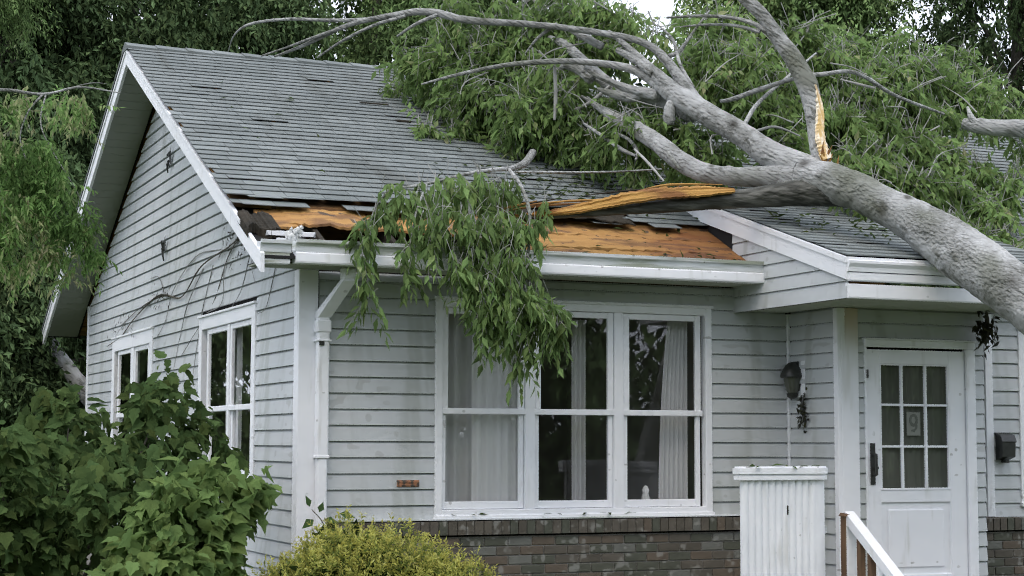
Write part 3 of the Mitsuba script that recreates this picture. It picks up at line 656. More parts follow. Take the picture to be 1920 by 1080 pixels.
# ---------------------------------------------------------------- wall lamp, ornaments, mailbox
LP = thing('wall_lamp', 'black carriage lamp on the inner corner beside the entry', 'wall lamp')
hood = trimesh.creation.revolve(np.array([[0, .0], [.118, 0], [.125, .02], [.10, .075], [.07, .12], [.03, .15], [0, .155]]), sections=20)
hood.apply_scale([.86, .8, .9]); hood.apply_translation([4.385, -.155, 2.315])
obj('hood', hood, 'mat_metal_black', LP, smooth=40)
gl = trimesh.creation.revolve(np.array([[0, 0], [.03, .0], [.055, .04], [.075, .13], [.075, .15], [0, .15]]), sections=16); gl.apply_translation([4.385, -.155, 2.168])
obj('globe', gl, 'mat_frosted', LP, smooth=40)
fin = trimesh.creation.revolve(np.array([[0, 0], [.02, .005], [.042, .02], [.05, .05], [.03, .06], [0, .06]]), sections=14); fin.apply_translation([4.385, -.155, 2.128])
obj('finial', fin, 'mat_metal_black', LP, smooth=40)
obj('back_plate', cat([box(4.424, 4.446, -.20, -.10, 2.20, 2.46, .006), box(4.385, 4.44, -.17, -.14, 2.41, 2.44, .006)]), 'mat_metal_black', LP)
LB = obj('mount_block', box(4.43, 4.4355, -.29, -.225, 2.12, 2.46, .002), 'mat_trim', LP)
q = np.random.default_rng(8)
WO = thing('wall_ornament', 'small dark dried bouquet hanging on the entry side wall below the lamp', 'wall ornament')
n = 70; P = np.array([4.40, -.30, 2.02])+q.normal(size=(n, 3))*[.012, .035, .075]
g, c = leaves(P, q.normal(size=(n, 3))+[0, 0, -.8], q.normal(size=(n, 3)), q.uniform(.03, .07, n), q.uniform(.015, .03, n), LANCE, tint(n, (.045, .048, .038), .4, .3, q))
obj('leaf_bunch', g, 'mat_leaf', WO, color=c)
obj('ribbon', tube([(4.42, -.30, 2.17, .006), (4.40, -.30, 2.12, .012), (4.40, -.29, 2.04, .02), (4.41, -.31, 1.95, .012), (4.41, -.315, 1.88, .006)], 8, .02, .2), 'mat_metal_black', WO)
MB = thing('mailbox', 'black wall mailbox on the siding at the right edge', 'mailbox')
obj('body', hull([(x, y, z) for x in (6.455, 6.60) for y, z in ((RWY-.025, 1.60), (RWY-.12, 1.63), (RWY-.125, 1.77), (RWY-.10, 1.815), (RWY-.025, 1.835))]), 'mat_metal_black', MB)
obj('lid', hull([(x, y, z) for x in (6.448, 6.607) for y, z in ((RWY-.128, 1.76), (RWY-.132, 1.768), (RWY-.105, 1.825), (RWY-.022, 1.845), (RWY-.022, 1.836))]), 'mat_metal_black', MB)
obj('hook', box(6.50, 6.55, RWY-.10, RWY-.03, 1.575, 1.60, .006), 'mat_metal_black', MB)
BH = thing('hanging_bundle', 'dark ragged bundle hanging under the entry soffit at the trunk', 'bundle')
n = 110; P = np.array([5.86, -.95, 2.755])+q.normal(size=(n, 3))*[.05, .03, .085]
g, c = leaves(P, q.normal(size=(n, 3))*.6+[0, 0, -1], q.normal(size=(n, 3)), q.uniform(.05, .11, n), q.uniform(.02, .04, n), LANCE, tint(n, (.03, .032, .025), .4, .2, q))
obj('leaf_bunch', g, 'mat_leaf', BH, color=c)
obj('stem', tube([(5.87, -.93, 2.895, .008), (5.86, -.95, 2.80, .02), (5.86, -.95, 2.70, .022), (5.85, -.94, 2.62, .008)], 8, .02, .3), 'mat_dark_bark', BH)
for k, (y, z, s) in enumerate(((4.90, 4.70, 1.0), (5.10, 3.80, .9))):
    GO = thing('gable_bracket', ['broken dark bracket high under the gable peak', 'broken dark bracket lower on the gable wall above the vines'][k], 'bracket', 'broken brackets on the gable')
    for j in range(4):
        a = (-1.9, -1.2, 2.9, .6)[j]+q.normal()*.15; l = q.uniform(.08, .2)*s
        obj('strut', tube([(-.035, y+q.normal()*.03, z+q.normal()*.03, .012), (-.06, y+l*.5*math.cos(a), z+l*.5*math.sin(a)+.02, .012), (-.045, y+l*math.cos(a), z+l*math.sin(a), .007)], 6, .04, .2, seed=j), 'mat_metal_black', GO)
    obj('wing', hull([(-.04, y-.05, z+.13*s), (-.05, y-.09, z+.08*s), (-.04, y-.08, z-.10*s), (-.03, y-.04, z-.08*s), (-.06, y-.06, z)]), 'mat_metal_black', GO)
# dry creeper on the gable
CV = thing('dry_creeper', 'bare dead creeper stems clinging to the gable siding', 'creeper')
q = np.random.default_rng(14)
vines = [[(.95, 3.42), (1.6, 3.55), (2.3, 3.50), (3.3, 3.42), (4.2, 3.20), (5.2, 3.28), (6.3, 3.24), (7.6, 3.10)], [(1.5, 3.60), (2.2, 3.45), (2.9, 3.05), (3.7, 2.75), (4.2, 2.60)], [(1.9, 3.62), (2.4, 3.34), (2.5, 3.02), (3.1, 2.96)], [(1.4, 3.5), (1.7, 3.1), (2.1, 2.95)],
         [(2.6, 3.52), (3.6, 3.55), (4.6, 3.3), (5.0, 3.0), (5.6, 2.8)], [(4.4, 3.2), (5.4, 3.3), (6.6, 3.14), (7.5, 2.98), (8.4, 2.9)], [(.55, 3.35), (.8, 3.0), (.95, 2.85), (1.2, 2.83)], [(5.0, 3.28), (5.4, 3.5), (5.8, 3.52)], [(3.3, 3.4), (3.9, 3.1), (4.3, 2.8), (4.5, 2.5)], [(1.2, 3.62), (1.45, 3.3), (1.3, 3.1)], [(2.0, 3.66), (1.5, 3.58), (1.1, 3.40)], [(2.9, 3.4), (3.3, 3.0), (3.5, 2.7), (3.6, 2.4)]]
for k, vn in enumerate(vines):
    w = .010 if k in (0, 5) else .0055
    rows = [(-.034+q.normal()*.006, y, z, w*(1-.6*i/(len(vn)-1))) for i, (y, z) in enumerate(vn)]
    obj('stem', tube(rows, 6, .06, .35, seed=k), 'mat_dark_bark' if k in (0, 1, 5) else 'mat_bark', CV)
n = 160; yy = np.concatenate([q.normal(1.9, .35, 90), q.normal(5.2, .25, 35), q.normal(7.3, .4, 35)]); zz = np.concatenate([q.normal(3.5, .13, 90), q.normal(3.28, .07, 35), q.normal(3.06, .07, 35)])
P = np.stack([-.04-q.uniform(0, .03, n), yy, zz], 1)
g, c = leaves(P, q.normal(size=(n, 3))*[.2, 1, 1], np.tile([-1., 0, .2], (n, 1))+q.normal(size=(n, 3))*.3, q.uniform(.03, .10, n), q.uniform(.008, .014, n), LANCE, tint(n, (.05, .048, .035), .3, 0, q))
obj('withered_leaves', g, 'mat_leaf', CV, color=c, stuff=True)

# ---------------------------------------------------------------- ribbed screen and stair rail before the entry
SC = thing('ribbed_screen', 'white ribbed screen with rounded cap standing left of the entry', 'screen')
sx0, sx1, sy = 3.02, 3.81, -1.60
prof = []; ribs = 11; dw = (sx1-.13-sx0)/ribs
for i in range(ribs):
    a = sx0+i*dw
    for t in np.linspace(0, 1, 9)[:-1]:
        prof.append((a+t*dw, sy-.022*abs(math.sin(math.pi*t))**.7))
corner = [(sx1-.13+.13*math.sin(a), sy-.012+.11*(1-math.cos(a))) for a in np.linspace(0, np.pi/2, 9)]
outer = prof+corner+[(sx1, sy+.42)]
inner = [(sx1-.02, sy+.42), (sx1-.02, sy+.10), (sx1-.12, sy+.02), (sx0, sy+.02)]
obj('ribbed_panel', prism(outer+inner, .15, 1.462, 2), 'mat_trim', SC, smooth=35)
capP = Polygon([(sx0-.045, sy-.05), (sx1-.14, sy-.055)]+[(sx1-.13+.155*math.sin(a), sy-.05+.15*(1-math.cos(a))) for a in np.linspace(0.1, np.pi/2, 8)]+[(sx1+.025, sy+.42), (sx1-.04, sy+.42), (sx1-.06, sy+.12), (sx1-.15, sy+.05), (sx0-.045, sy+.05)])
c1 = trimesh.creation.extrude_polygon(capP.buffer(-.012), .07, engine='earcut'); c1.apply_translation([0, 0, 1.50]); c2 = trimesh.creation.extrude_polygon(capP, .045, engine='earcut'); c2.apply_translation([0, 0, 1.513]); c3 = trimesh.creation.extrude_polygon(capP.buffer(-.006), .03, engine='earcut'); c3.apply_translation([0, 0, 1.468])
obj('cap', cat([c1, c2, c3]), 'mat_trim', SC, smooth=30)
obj('drip_hole', box(3.41, 3.425, sy-.026, sy-.018, 1.20, 1.27, .003), 'mat_metal_black', SC)
SRL = thing('stair_rail', 'white sloping stair handrail with chipped brown newel top', 'handrail')
obj('newel', box(4.005, 4.125, -1.535, -1.465, .2, 1.175, .006), 'mat_trim', SRL)
obj('newel_cap', hull([(x, y, z) for x, y, z in ((3.985, -1.545, 1.176), (4.07, -1.545, 1.176), (3.985, -1.455, 1.176), (4.08, -1.455, 1.176), (4.0, -1.535, 1.20), (4.05, -1.5, 1.195), (4.0, -1.46, 1.203))]), 'mat_brown_wood', SRL, label='chipped brown end grain on the newel')
obj('side_board', box(3.997, 4.0035, -1.536, -1.464, .2, 1.19, .002), 'mat_brown_wood', SRL, label='weathered brown board against the newel')
obj('handrail', hull([(x, y, z) for x in (4.01, 4.10) for y, z in ((-1.50, 1.13), (-1.50, 1.215), (-2.75, .25), (-2.75, .335))]), 'mat_trim', SRL)
for k, y in enumerate((-1.66, -1.80, -1.95, -2.1, -2.25)):
    z = 1.13-(-1.5-y)*.704; obj('baluster', box(4.03, 4.08, y-.025, y+.025, .0, z, .003), 'mat_brown_wood' if k < 2 else 'mat_trim', SRL, label='bare brown baluster' if k == 0 else None)
obj('side_rail', box(3.80, 3.97, -1.32, -1.24, 1.03, 1.10, .008), 'mat_gutter', SRL)
PD = thing('porch_steps', 'low concrete landing and steps before the door, below the frame', 'steps')
for k in range(3): obj('step', box(4.15, 5.95, -1.55-.3*k, -.90-.3*k if k == 0 else -1.25-.3*k, 0, .40-.13*k, .01), 'mat_mortar', PD)
# skeleton points (x, y, z, radius) in metres
LIMBS = {'trunk': [[5.507, -5.2, -0.12, 0.2817], [5.369, -4.7, 0.59, 0.2592], [5.234, -4.0, 1.504, 0.2415], [5.093, -3.3, 2.238, 0.2276], [4.946, -2.8, 2.699, 0.2115], [4.857, -2.55, 2.908, 0.2068], [4.808, -2.3, 3.079, 0.2124], [4.751, -2.05, 3.25, 0.2138], [4.686, -1.8, 3.418, 0.1959], [4.612, -1.55, 3.576, 0.1664], [4.531, -1.3, 3.721, 0.1535], [4.441, -1.05, 3.85, 0.1557], [4.318, -0.8, 3.953, 0.1713], [4.168, -0.62, 3.991, 0.1498]], 'limb_a': [[4.403, -0.95, 3.893, 0.1118], [4.249, -0.62, 4.074, 0.1275], [4.076, -0.3, 4.259, 0.1157], [3.988, 0.0, 4.465, 0.1082], [3.836, 0.3, 4.672, 0.1027], [3.675, 0.6, 4.888, 0.0969], [3.561, 0.85, 5.073, 0.0589], [3.445, 1.0, 5.182, 0.042], [3.275, 1.1, 5.238, 0.0346], [2.986, 1.3, 5.287, 0.0298], [2.64, 1.5, 5.287, 0.0249], [2.345, 1.7, 5.261, 0.02], [1.993, 1.9, 5.183, 0.0151], [1.729, 2.05, 5.108, 0.0075]], 'limb_b': [[3.81, 0.35, 4.732, 0.0527], [3.758, 0.55, 4.944, 0.0557], [3.701, 0.8, 5.225, 0.0442], [3.641, 1.0, 5.411, 0.0373], [3.492, 1.2, 5.531, 0.0326], [3.191, 1.5, 5.639, 0.0304], [2.77, 1.8, 5.726, 0.0306], [2.27, 2.2, 5.808, 0.0361], [1.941, 2.5, 5.928, 0.0364], [1.605, 2.8, 5.909, 0.0288], [1.317, 3.1, 5.862, 0.0238], [0.998, 3.5, 5.718, 0.0188], [0.778, 3.8, 5.645, 0.0108]], 'limb_b2': [[1.774, 2.65, 5.919, 0.0209], [1.528, 2.9, 5.903, 0.021], [1.182, 3.2, 5.925, 0.0186], [0.828, 3.5, 5.969, 0.016], [0.524, 3.8, 5.957, 0.0135], [0.41, 4.0, 5.879, 0.0082], [0.395, 4.2, 5.743, 0.0055]], 'limb_b3': [[1.757, 2.6, 5.89, 0.0182], [1.496, 2.8, 5.813, 0.0157], [1.264, 3.1, 5.696, 0.0132], [1.109, 3.4, 5.582, 0.008]], 'limb_b4': [[2.015, 2.4, 5.881, 0.0207], [1.832, 2.5, 5.795, 0.0181], [1.711, 2.7, 5.706, 0.0104]], 'limb_b5': [[1.317, 3.1, 5.852, 0.0212], [1.104, 3.3, 5.788, 0.016], [0.86, 3.6, 5.71, 0.0107], [0.639, 3.8, 5.638, 0.0081]], 'limb_c': [[3.73, 0.5, 4.825, 0.0723], [3.603, 0.72, 5.032, 0.0707], [3.529, 1.0, 5.27, 0.0446], [3.467, 1.15, 5.416, 0.0349], [3.419, 1.3, 5.545, 0.0226], [3.428, 1.5, 5.661, 0.0127]], 'limb_c2': [[3.535, 0.8, 5.111, 0.0342], [3.446, 1.0, 5.283, 0.0371], [3.369, 1.2, 5.407, 0.0275]], 'limb_d': [[3.839, 0.6, 4.728, 0.0826], [3.725, 0.9, 4.886, 0.074], [3.546, 1.2, 5.007, 0.065], [3.415, 1.5, 5.154, 0.0609], [3.333, 1.8, 5.392, 0.0515], [3.244, 2.1, 5.63, 0.0471], [3.162, 2.3, 5.745, 0.0238]], 'limb_d2': [[3.36, 1.5, 5.5, 0.0381], [3.239, 1.6, 5.592, 0.0382], [3.174, 1.8, 5.702, 0.0231]], 'limb_d3': [[3.589, 0.8, 4.927, 0.0587], [3.415, 1.05, 5.014, 0.042], [3.158, 1.2, 5.147, 0.0223], [3.069, 1.3, 5.229, 0.01]], 'limb_e': [[4.397, -0.8, 3.935, 0.1265], [4.058, -0.5, 4.015, 0.1004], [3.785, -0.25, 4.037, 0.0828], [3.61, 0.0, 4.099, 0.0837], [3.509, 0.25, 4.233, 0.0872], [3.429, 0.5, 4.419, 0.0812], [3.369, 0.8, 4.584, 0.0729], [3.304, 1.05, 4.71, 0.0566], [3.278, 1.45, 4.909, 0.0302], [3.182, 1.6, 5.03, 0.0127]], 'limb_f': [[4.508, -0.95, 3.844, 0.1166], [4.13, -0.72, 3.853, 0.1126], [3.786, -0.6, 3.812, 0.0899], [3.42, -0.52, 3.774, 0.0761], [3.003, -0.45, 3.719, 0.0622], [2.592, -0.38, 3.67, 0.0463], [2.23, -0.32, 3.622, 0.0329], [1.96, -0.28, 3.595, 0.0218], [1.807, -0.25, 3.586, 0.0109]], 'limb_g': [[4.408, -0.72, 4.038, 0.0999], [4.348, -0.66, 4.213, 0.0592], [4.358, -0.6, 4.445, 0.0641], [4.366, -0.55, 4.663, 0.0782], [4.347, -0.5, 4.858, 0.0924], [4.265, -0.42, 5.078, 0.0788], [4.145, -0.34, 5.296, 0.0674], [4.048, -0.28, 5.466, 0.0606], [3.91, -0.2, 5.636, 0.0561], [3.675, -0.1, 5.898, 0.0468], [3.335, 0.05, 6.281, 0.0328]], 'limb_h': [[3.975, 0.35, 4.817, 0.0144], [4.068, 0.3, 4.835, 0.0216], [4.271, 0.1, 4.912, 0.0239], [4.409, -0.3, 4.953, 0.0211], [4.592, -0.4, 4.973, 0.0211], [4.875, -0.35, 5.031, 0.0189], [5.105, -0.3, 5.002, 0.0191], [5.487, -0.2, 4.887, 0.0169], [6.161, 0.0, 4.806, 0.0124]], 'limb_h2': [[5.202, -0.28, 4.922, 0.012], [5.087, -0.2, 4.962, 0.012], [4.985, -0.1, 5.011, 0.0072]], 'limb_i': [[4.088, -0.3, 5.313, 0.0256], [3.985, -0.25, 5.395, 0.021], [3.832, -0.1, 5.471, 0.0164], [3.623, 0.1, 5.51, 0.0142], [3.41, 0.3, 5.519, 0.0095]], 'limb_i2': [[4.02, -0.28, 5.321, 0.0186], [3.885, -0.1, 5.404, 0.0141], [3.73, 0.1, 5.443, 0.0118], [3.571, 0.3, 5.453, 0.0071]], 'limb_j': [[7.694, 0.2, 4.703, 0.0989], [7.491, 0.5, 4.843, 0.0895], [7.351, 0.65, 4.869, 0.082], [7.21, 0.8, 4.899, 0.0771], [7.105, 0.95, 4.943, 0.0535]], 'limb_j2': [[7.177, 0.8, 4.902, 0.0425], [7.133, 0.85, 4.983, 0.0346], [7.123, 0.9, 5.109, 0.0107]], 'limb_k': [[5.997, 1.2, 4.717, 0.0106], [6.351, 1.3, 4.806, 0.0161], [6.883, 1.5, 4.936, 0.0192], [7.5, 1.7, 5.047, 0.0168], [8.138, 1.9, 5.086, 0.0115]], 'limb_l': [[3.021, 1.2, 4.685, 0.0123], [3.115, 1.0, 4.545, 0.0171], [3.206, 0.8, 4.397, 0.0193], [3.301, 0.7, 4.329, 0.012]], 'limb_l2': [[3.224, 1.0, 4.587, 0.0147], [3.312, 0.85, 4.5, 0.017], [3.343, 0.75, 4.374, 0.0193], [3.301, 0.7, 4.29, 0.0096]], 'limb_m': [[3.394, 1.4, 5.113, 0.0151], [3.246, 1.5, 4.966, 0.0177], [3.126, 1.6, 4.898, 0.0152], [3.005, 1.7, 4.818, 0.0101]], 'limb_u': [[3.247, 1.5, 5.171, 0.048], [3.171, 1.6, 5.276, 0.0508], [3.094, 1.7, 5.331, 0.0382], [3.016, 1.75, 5.313, 0.0128]], 'limb_v': [[3.557, 0.95, 4.982, 0.0444], [3.442, 1.05, 4.941, 0.0519], [3.299, 1.15, 4.978, 0.0397], [3.182, 1.25, 5.037, 0.0124]], 'limb_w': [[3.813, 0.55, 4.963, 0.0194], [3.786, 0.75, 5.222, 0.0172], [3.822, 0.95, 5.493, 0.0149], [3.803, 1.2, 5.683, 0.0076]], 'limb_x': [[4.016, 0.0, 4.543, 0.0212], [4.214, 0.1, 4.767, 0.0191], [4.556, 0.2, 5.032, 0.0145], [5.029, 0.4, 5.362, 0.0099]], 'limb_y': [[2.999, 1.75, 5.742, 0.023], [2.826, 1.8, 5.607, 0.0153], [2.731, 1.9, 5.463, 0.0077]], 'limb_z': [[3.729, 0.85, 5.312, 0.0247], [3.841, 0.85, 5.373, 0.0198], [4.01, 0.9, 5.576, 0.0125], [4.239, 1.0, 5.824, 0.0076]], 'limb_n': [[3.591, 0.6, 4.612, 0.0483], [3.592, 0.6, 4.734, 0.0532], [3.609, 0.6, 4.833, 0.0339]], 'limb_o': [[3.184, -0.35, 4.046, 0.0113], [3.146, -0.3, 4.132, 0.0181], [3.127, -0.25, 4.207, 0.0136]], 'limb_q': [[3.058, -0.3, 3.945, 0.0067], [3.011, -0.1, 4.13, 0.0114], [3.036, 0.2, 4.293, 0.0093]], 'limb_s': [[4.111, 0.4, 4.494, 0.0097], [4.331, 0.3, 4.567, 0.0145], [4.497, 0.25, 4.605, 0.0121], [4.718, 0.2, 4.53, 0.0073]], 'limb_t': [[2.859, 1.5, 4.758, 0.0125], [2.87, 1.5, 4.987, 0.0175], [2.836, 1.45, 5.254, 0.015]]}
HANG_STEMS = {'main': [[2.248, 0.6, 4.277, 0.0373], [2.064, 0.35, 4.135, 0.0343], [1.877, 0.2, 4.055, 0.0225], [1.649, 0.0, 3.999, 0.0177], [1.353, -0.15, 3.928, 0.0152], [0.93, -0.3, 3.795, 0.0127], [0.583, -0.4, 3.718, 0.0104]], 's1': [[1.811, 0.1, 4.023, 0.0156], [1.759, -0.25, 3.851, 0.0152], [1.731, -0.5, 3.621, 0.0128], [1.671, -0.65, 3.344, 0.0127], [1.605, -0.72, 3.039, 0.0105], [1.593, -0.75, 2.701, 0.0104], [1.548, -0.75, 2.367, 0.0062]], 's2': [[1.287, -0.2, 3.873, 0.0129], [1.262, -0.5, 3.468, 0.0211], [1.291, -0.6, 3.29, 0.0189], [1.34, -0.65, 3.035, 0.0125], [1.386, -0.65, 2.701, 0.0063]], 's3': [[1.793, 0.0, 3.909, 0.0111], [1.532, -0.4, 3.58, 0.0128], [1.496, -0.6, 3.257, 0.0105], [1.683, -0.7, 2.875, 0.0084], [1.867, -0.7, 2.628, 0.0063]], 's4': [[0.583, -0.4, 3.718, 0.0104], [0.42, -0.5, 3.508, 0.0082], [0.347, -0.6, 3.164, 0.0081], [0.344, -0.62, 2.835, 0.0061]], 's5': [[0.93, -0.3, 3.795, 0.0106], [0.77, -0.5, 3.527, 0.0083], [0.671, -0.6, 3.178, 0.0062]], 'stick': [[1.817, 0.0, 3.991, 0.0089], [2.277, 0.1, 4.03, 0.0113], [2.79, 0.12, 4.069, 0.0092], [3.271, 0.15, 4.127, 0.007]]}
CROWN_CLUMPS = [[2.33, 4.14, 5.54, 0.16, 30], [2.37, 3.66, 5.31, 0.19, 50], [1.97, 2.56, 4.79, 0.1, 24], [2.46, 3.12, 5.06, 0.24, 80], [2.54, 2.6, 5.16, 0.26, 90], [2.82, 2.85, 4.93, 0.21, 80], [2.75, 2.0, 4.96, 0.28, 100], [3.11, 2.44, 4.74, 0.21, 90], [3.1, 1.9, 4.9, 0.26, 90], [3.53, 2.54, 4.78, 0.19, 80], [3.29, 1.6, 4.73, 0.18, 60], [2.49, 2.9, 5.43, 0.24, 70], [2.35, 3.3, 5.66, 0.25, 60], [2.17, 3.6, 5.68, 0.19, 40], [2.8, 2.8, 5.6, 0.27, 80], [2.99, 2.3, 5.3, 0.26, 90], [3.2, 2.0, 5.26, 0.23, 70], [3.41, 2.2, 5.64, 0.21, 60], [3.06, 2.6, 5.72, 0.27, 80], [2.7, 3.0, 5.82, 0.27, 70], [2.47, 3.3, 5.95, 0.22, 50], [2.95, 2.9, 6.1, 0.27, 70], [3.25, 2.5, 6.07, 0.27, 70], [3.63, 2.3, 6.06, 0.27, 70], [3.84, 2.0, 5.93, 0.19, 50], [3.98, 1.6, 5.67, 0.18, 22], [4.34, 1.6, 5.84, 0.18, 18], [3.67, 1.9, 5.57, 0.16, 30], [2.55, 3.2, 6.24, 0.27, 50], [3.41, 1.5, 4.98, 0.15, 40], [4.0, 1.2, 5.31, 0.14, 30], [3.2, 1.99, 4.53, 0.13, 26], [2.73, 2.22, 4.64, 0.13, 36], [3.49, 1.89, 4.48, 0.08, 10], [2.34, 2.64, 4.83, 0.15, 36], [2.13, 3.98, 5.47, 0.09, 12], [4.35, 1.2, 5.46, 0.23, 80], [4.58, 1.0, 5.34, 0.23, 80], [4.29, 1.0, 5.11, 0.2, 60], [4.63, 0.8, 4.95, 0.23, 80], [4.86, 0.8, 4.81, 0.23, 80], [4.88, 1.4, 5.61, 0.21, 60], [5.05, 1.0, 5.17, 0.23, 80], [4.58, 1.6, 5.83, 0.15, 24], [4.76, 1.6, 5.91, 0.21, 50], [5.06, 1.3, 5.5, 0.18, 50], [3.84, 0.6, 4.56, 0.17, 50], [3.92, 0.35, 4.35, 0.14, 50], [3.67, 0.8, 4.7, 0.12, 25], [5.62, 1.6, 5.88, 0.24, 60], [5.86, 1.5, 5.61, 0.27, 80], [6.39, 1.8, 5.83, 0.25, 60], [5.97, 1.2, 5.23, 0.29, 110], [6.57, 1.6, 5.52, 0.3, 100], [7.18, 1.8, 5.67, 0.28, 90], [7.74, 2.0, 5.64, 0.26, 70], [6.75, 1.4, 5.22, 0.3, 110], [7.22, 1.5, 5.11, 0.3, 110], [8.01, 2.0, 5.43, 0.26, 70], [8.62, 2.4, 5.73, 0.24, 50], [6.08, 1.0, 4.89, 0.29, 110], [5.64, 0.8, 4.77, 0.23, 90], [6.46, 1.0, 4.7, 0.29, 110], [6.9, 1.0, 4.62, 0.24, 90], [5.8, 0.6, 4.44, 0.23, 90], [5.42, 0.4, 4.44, 0.2, 60], [5.96, 0.4, 4.22, 0.2, 80], [6.32, 0.4, 4.19, 0.23, 90], [6.63, 0.4, 4.1, 0.2, 80], [6.78, 0.2, 3.93, 0.18, 70], [6.8, -0.0, 3.68, 0.15, 50], [7.13, 0.8, 4.45, 0.16, 40], [7.3, 0.6, 4.27, 0.15, 30], [7.71, 0.9, 4.5, 0.09, 12], [8.67, 2.2, 5.37, 0.21, 40], [8.81, 2.2, 5.05, 0.12, 12], [5.45, 0.7, 4.89, 0.18, 60], [6.11, -0.2, 3.8, 0.15, 40], [6.29, -0.3, 3.65, 0.12, 36], [7.48, 2.4, 6.05, 0.23, 50], [8.34, 2.6, 6.05, 0.21, 40], [4.85, 0.6, 4.58, 0.18, 60], [6.68, -0.3, 3.47, 0.1, 25], [5.33, 0.1, 4.09, 0.12, 30]]
HANG_CLUMPS = [[0.51, -0.5, 3.6, 0.14, 12], [0.34, -0.6, 3.41, 0.11, 11], [0.71, -0.42, 3.7, 0.15, 13], [0.89, -0.4, 3.76, 0.16, 15], [1.14, -0.35, 3.8, 0.17, 27], [1.37, -0.35, 3.81, 0.17, 27], [1.57, -0.3, 3.81, 0.16, 25], [0.73, -0.6, 3.47, 0.17, 15], [0.99, -0.62, 3.48, 0.17, 19], [1.2, -0.65, 3.45, 0.19, 31], [1.45, -0.6, 3.51, 0.18, 31], [1.57, -0.7, 3.46, 0.12, 18], [0.33, -0.65, 3.16, 0.09, 7], [0.34, -0.66, 2.95, 0.06, 4], [0.64, -0.68, 3.21, 0.07, 5], [0.62, -0.68, 3.07, 0.05, 3], [0.91, -0.72, 3.22, 0.14, 8], [1.12, -0.75, 3.15, 0.16, 20], [1.34, -0.75, 3.2, 0.17, 24], [1.51, -0.78, 3.13, 0.14, 18], [1.2, -0.78, 2.96, 0.13, 17], [1.41, -0.8, 2.95, 0.17, 24], [1.64, -0.8, 2.92, 0.14, 20], [1.78, -0.8, 2.82, 0.11, 14], [1.29, -0.78, 2.8, 0.12, 13], [1.48, -0.8, 2.77, 0.14, 18], [1.68, -0.8, 2.7, 0.13, 20], [1.84, -0.8, 2.64, 0.09, 12], [1.21, -0.75, 2.68, 0.06, 5], [1.39, -0.76, 2.61, 0.07, 6], [1.59, -0.76, 2.53, 0.05, 5], [1.52, -0.76, 2.4, 0.03, 3], [1.05, -0.7, 3.12, 0.07, 5], [0.32, -0.62, 2.82, 0.03, 2], [1.91, -0.4, 3.73, 0.03, 2], [1.68, -0.7, 3.51, 0.05, 5]]
# ---------------------------------------------------------------- the fallen tree
FT = thing('fallen_tree', 'large grey fallen tree lying across the roof with splintered limbs', 'fallen tree')
SEG = {'trunk': 44}
for k, (name, rows) in enumerate(LIMBS.items()):
    rm = max(r_[3] for r_ in rows)
    seg = SEG.get(name, 28 if rm > .08 else 16 if rm > .03 else 8)
    nm = 'trunk' if name == 'trunk' else 'limb' if rm > .05 else 'branch' if rm > .018 else 'twig'
    obj(nm, tube(rows, seg, .022 if rm > .08 else .03 if rm > .03 else .05, .085 if rm > .08 else .12, 5 if rm > .08 else 14, k, 9 if name == 'trunk' else 5 if rm > .08 else 2), 'mat_wet_bark' if name == 'limb_f' else 'mat_bark' if rm > .018 else 'mat_twig', FT, smooth=True)
def torn_strip(top, low, n, amp, seed, bulge, axis_n):
    """splintered wood between two edges: long uneven fibres, frayed borders that wander"""
    q = np.random.default_rng(seed); A, B = catmull(top, n), catmull(low, n); m = 11; V = []; nA = len(A); ax = np.array(axis_n)
    wob = lambda s, f: nfbm(np.stack([np.arange(nA)*f, np.full(nA, s), np.zeros(nA)], 1), 3, seed)-.5
    fib = np.array([wob(3.7*j, .045) for j in range(m)]); ea, eb = wob(50., .06)+.12*q.normal(size=nA), wob(70., .06)+.10*q.normal(size=nA)
    for i in range(nA):
        w0, w1 = np.clip(ea[i]*amp, -.3, .3), 1+np.clip(eb[i]*amp*.7, -.3, .3)
        for j in range(m):
            w = w0+(w1-w0)*j/(m-1)
            V.append(A[i]*(1-w)+B[i]*w+ax*(bulge*math.sin(math.pi*j/(m-1))+fib[j, i]*.035))
    V = np.array(V); back = V-ax*.03; F = []
    for i in range(nA-1):
        for j in range(m-1):
            a, b = i*m+j, (i+1)*m+j; F += [[a, b, b+1], [a, b+1, a+1], [a+nA*m, b+1+nA*m, b+nA*m], [a+nA*m, a+1+nA*m, b+1+nA*m]]
    for i in range(nA-1):
        for j in (0, m-1):
            a, b = i*m+j, (i+1)*m+j; F += [[a, a+nA*m, b], [b, a+nA*m, b+nA*m]]
    return trimesh.Trimesh(np.vstack([V, back]), F, process=False)
tt = [(1.70, -.25, 3.60), (1.798, -.27, 3.618), (2.042, -.33, 3.662), (2.357, -.38, 3.761), (2.72, -.44, 3.881), (3.043, -.49, 3.916), (3.33, -.52, 3.925), (3.56, -.57, 3.890)]
tl = [(1.70, -.28, 3.585), (1.785, -.32, 3.588), (2.02, -.40, 3.602), (2.328, -.46, 3.646), (2.679, -.54, 3.713), (3.0, -.585, 3.765), (3.274, -.63, 3.796), (3.54, -.66, 3.84)]
tt = [tuple(np.array(a)*.74+np.array(c_)*.26) for a, c_ in zip(tt, tl)]
obj('torn_wood', torn_strip(tt, tl, 14, .34, 2, .006, (0, -.8, .45)), 'mat_torn', FT, label='long orange-tan splintered face on the low limb')
tt2 = [(3.70, -.64, 3.80), (3.82, -.67, 3.835), (3.93, -.70, 3.85)]; tl2 = [(3.70, -.66, 3.785), (3.82, -.70, 3.79), (3.93, -.72, 3.81)]
obj('torn_wood', torn_strip(tt2, tl2, 10, .6, 4, .01, (0, -.8, .45)), 'mat_torn', FT)
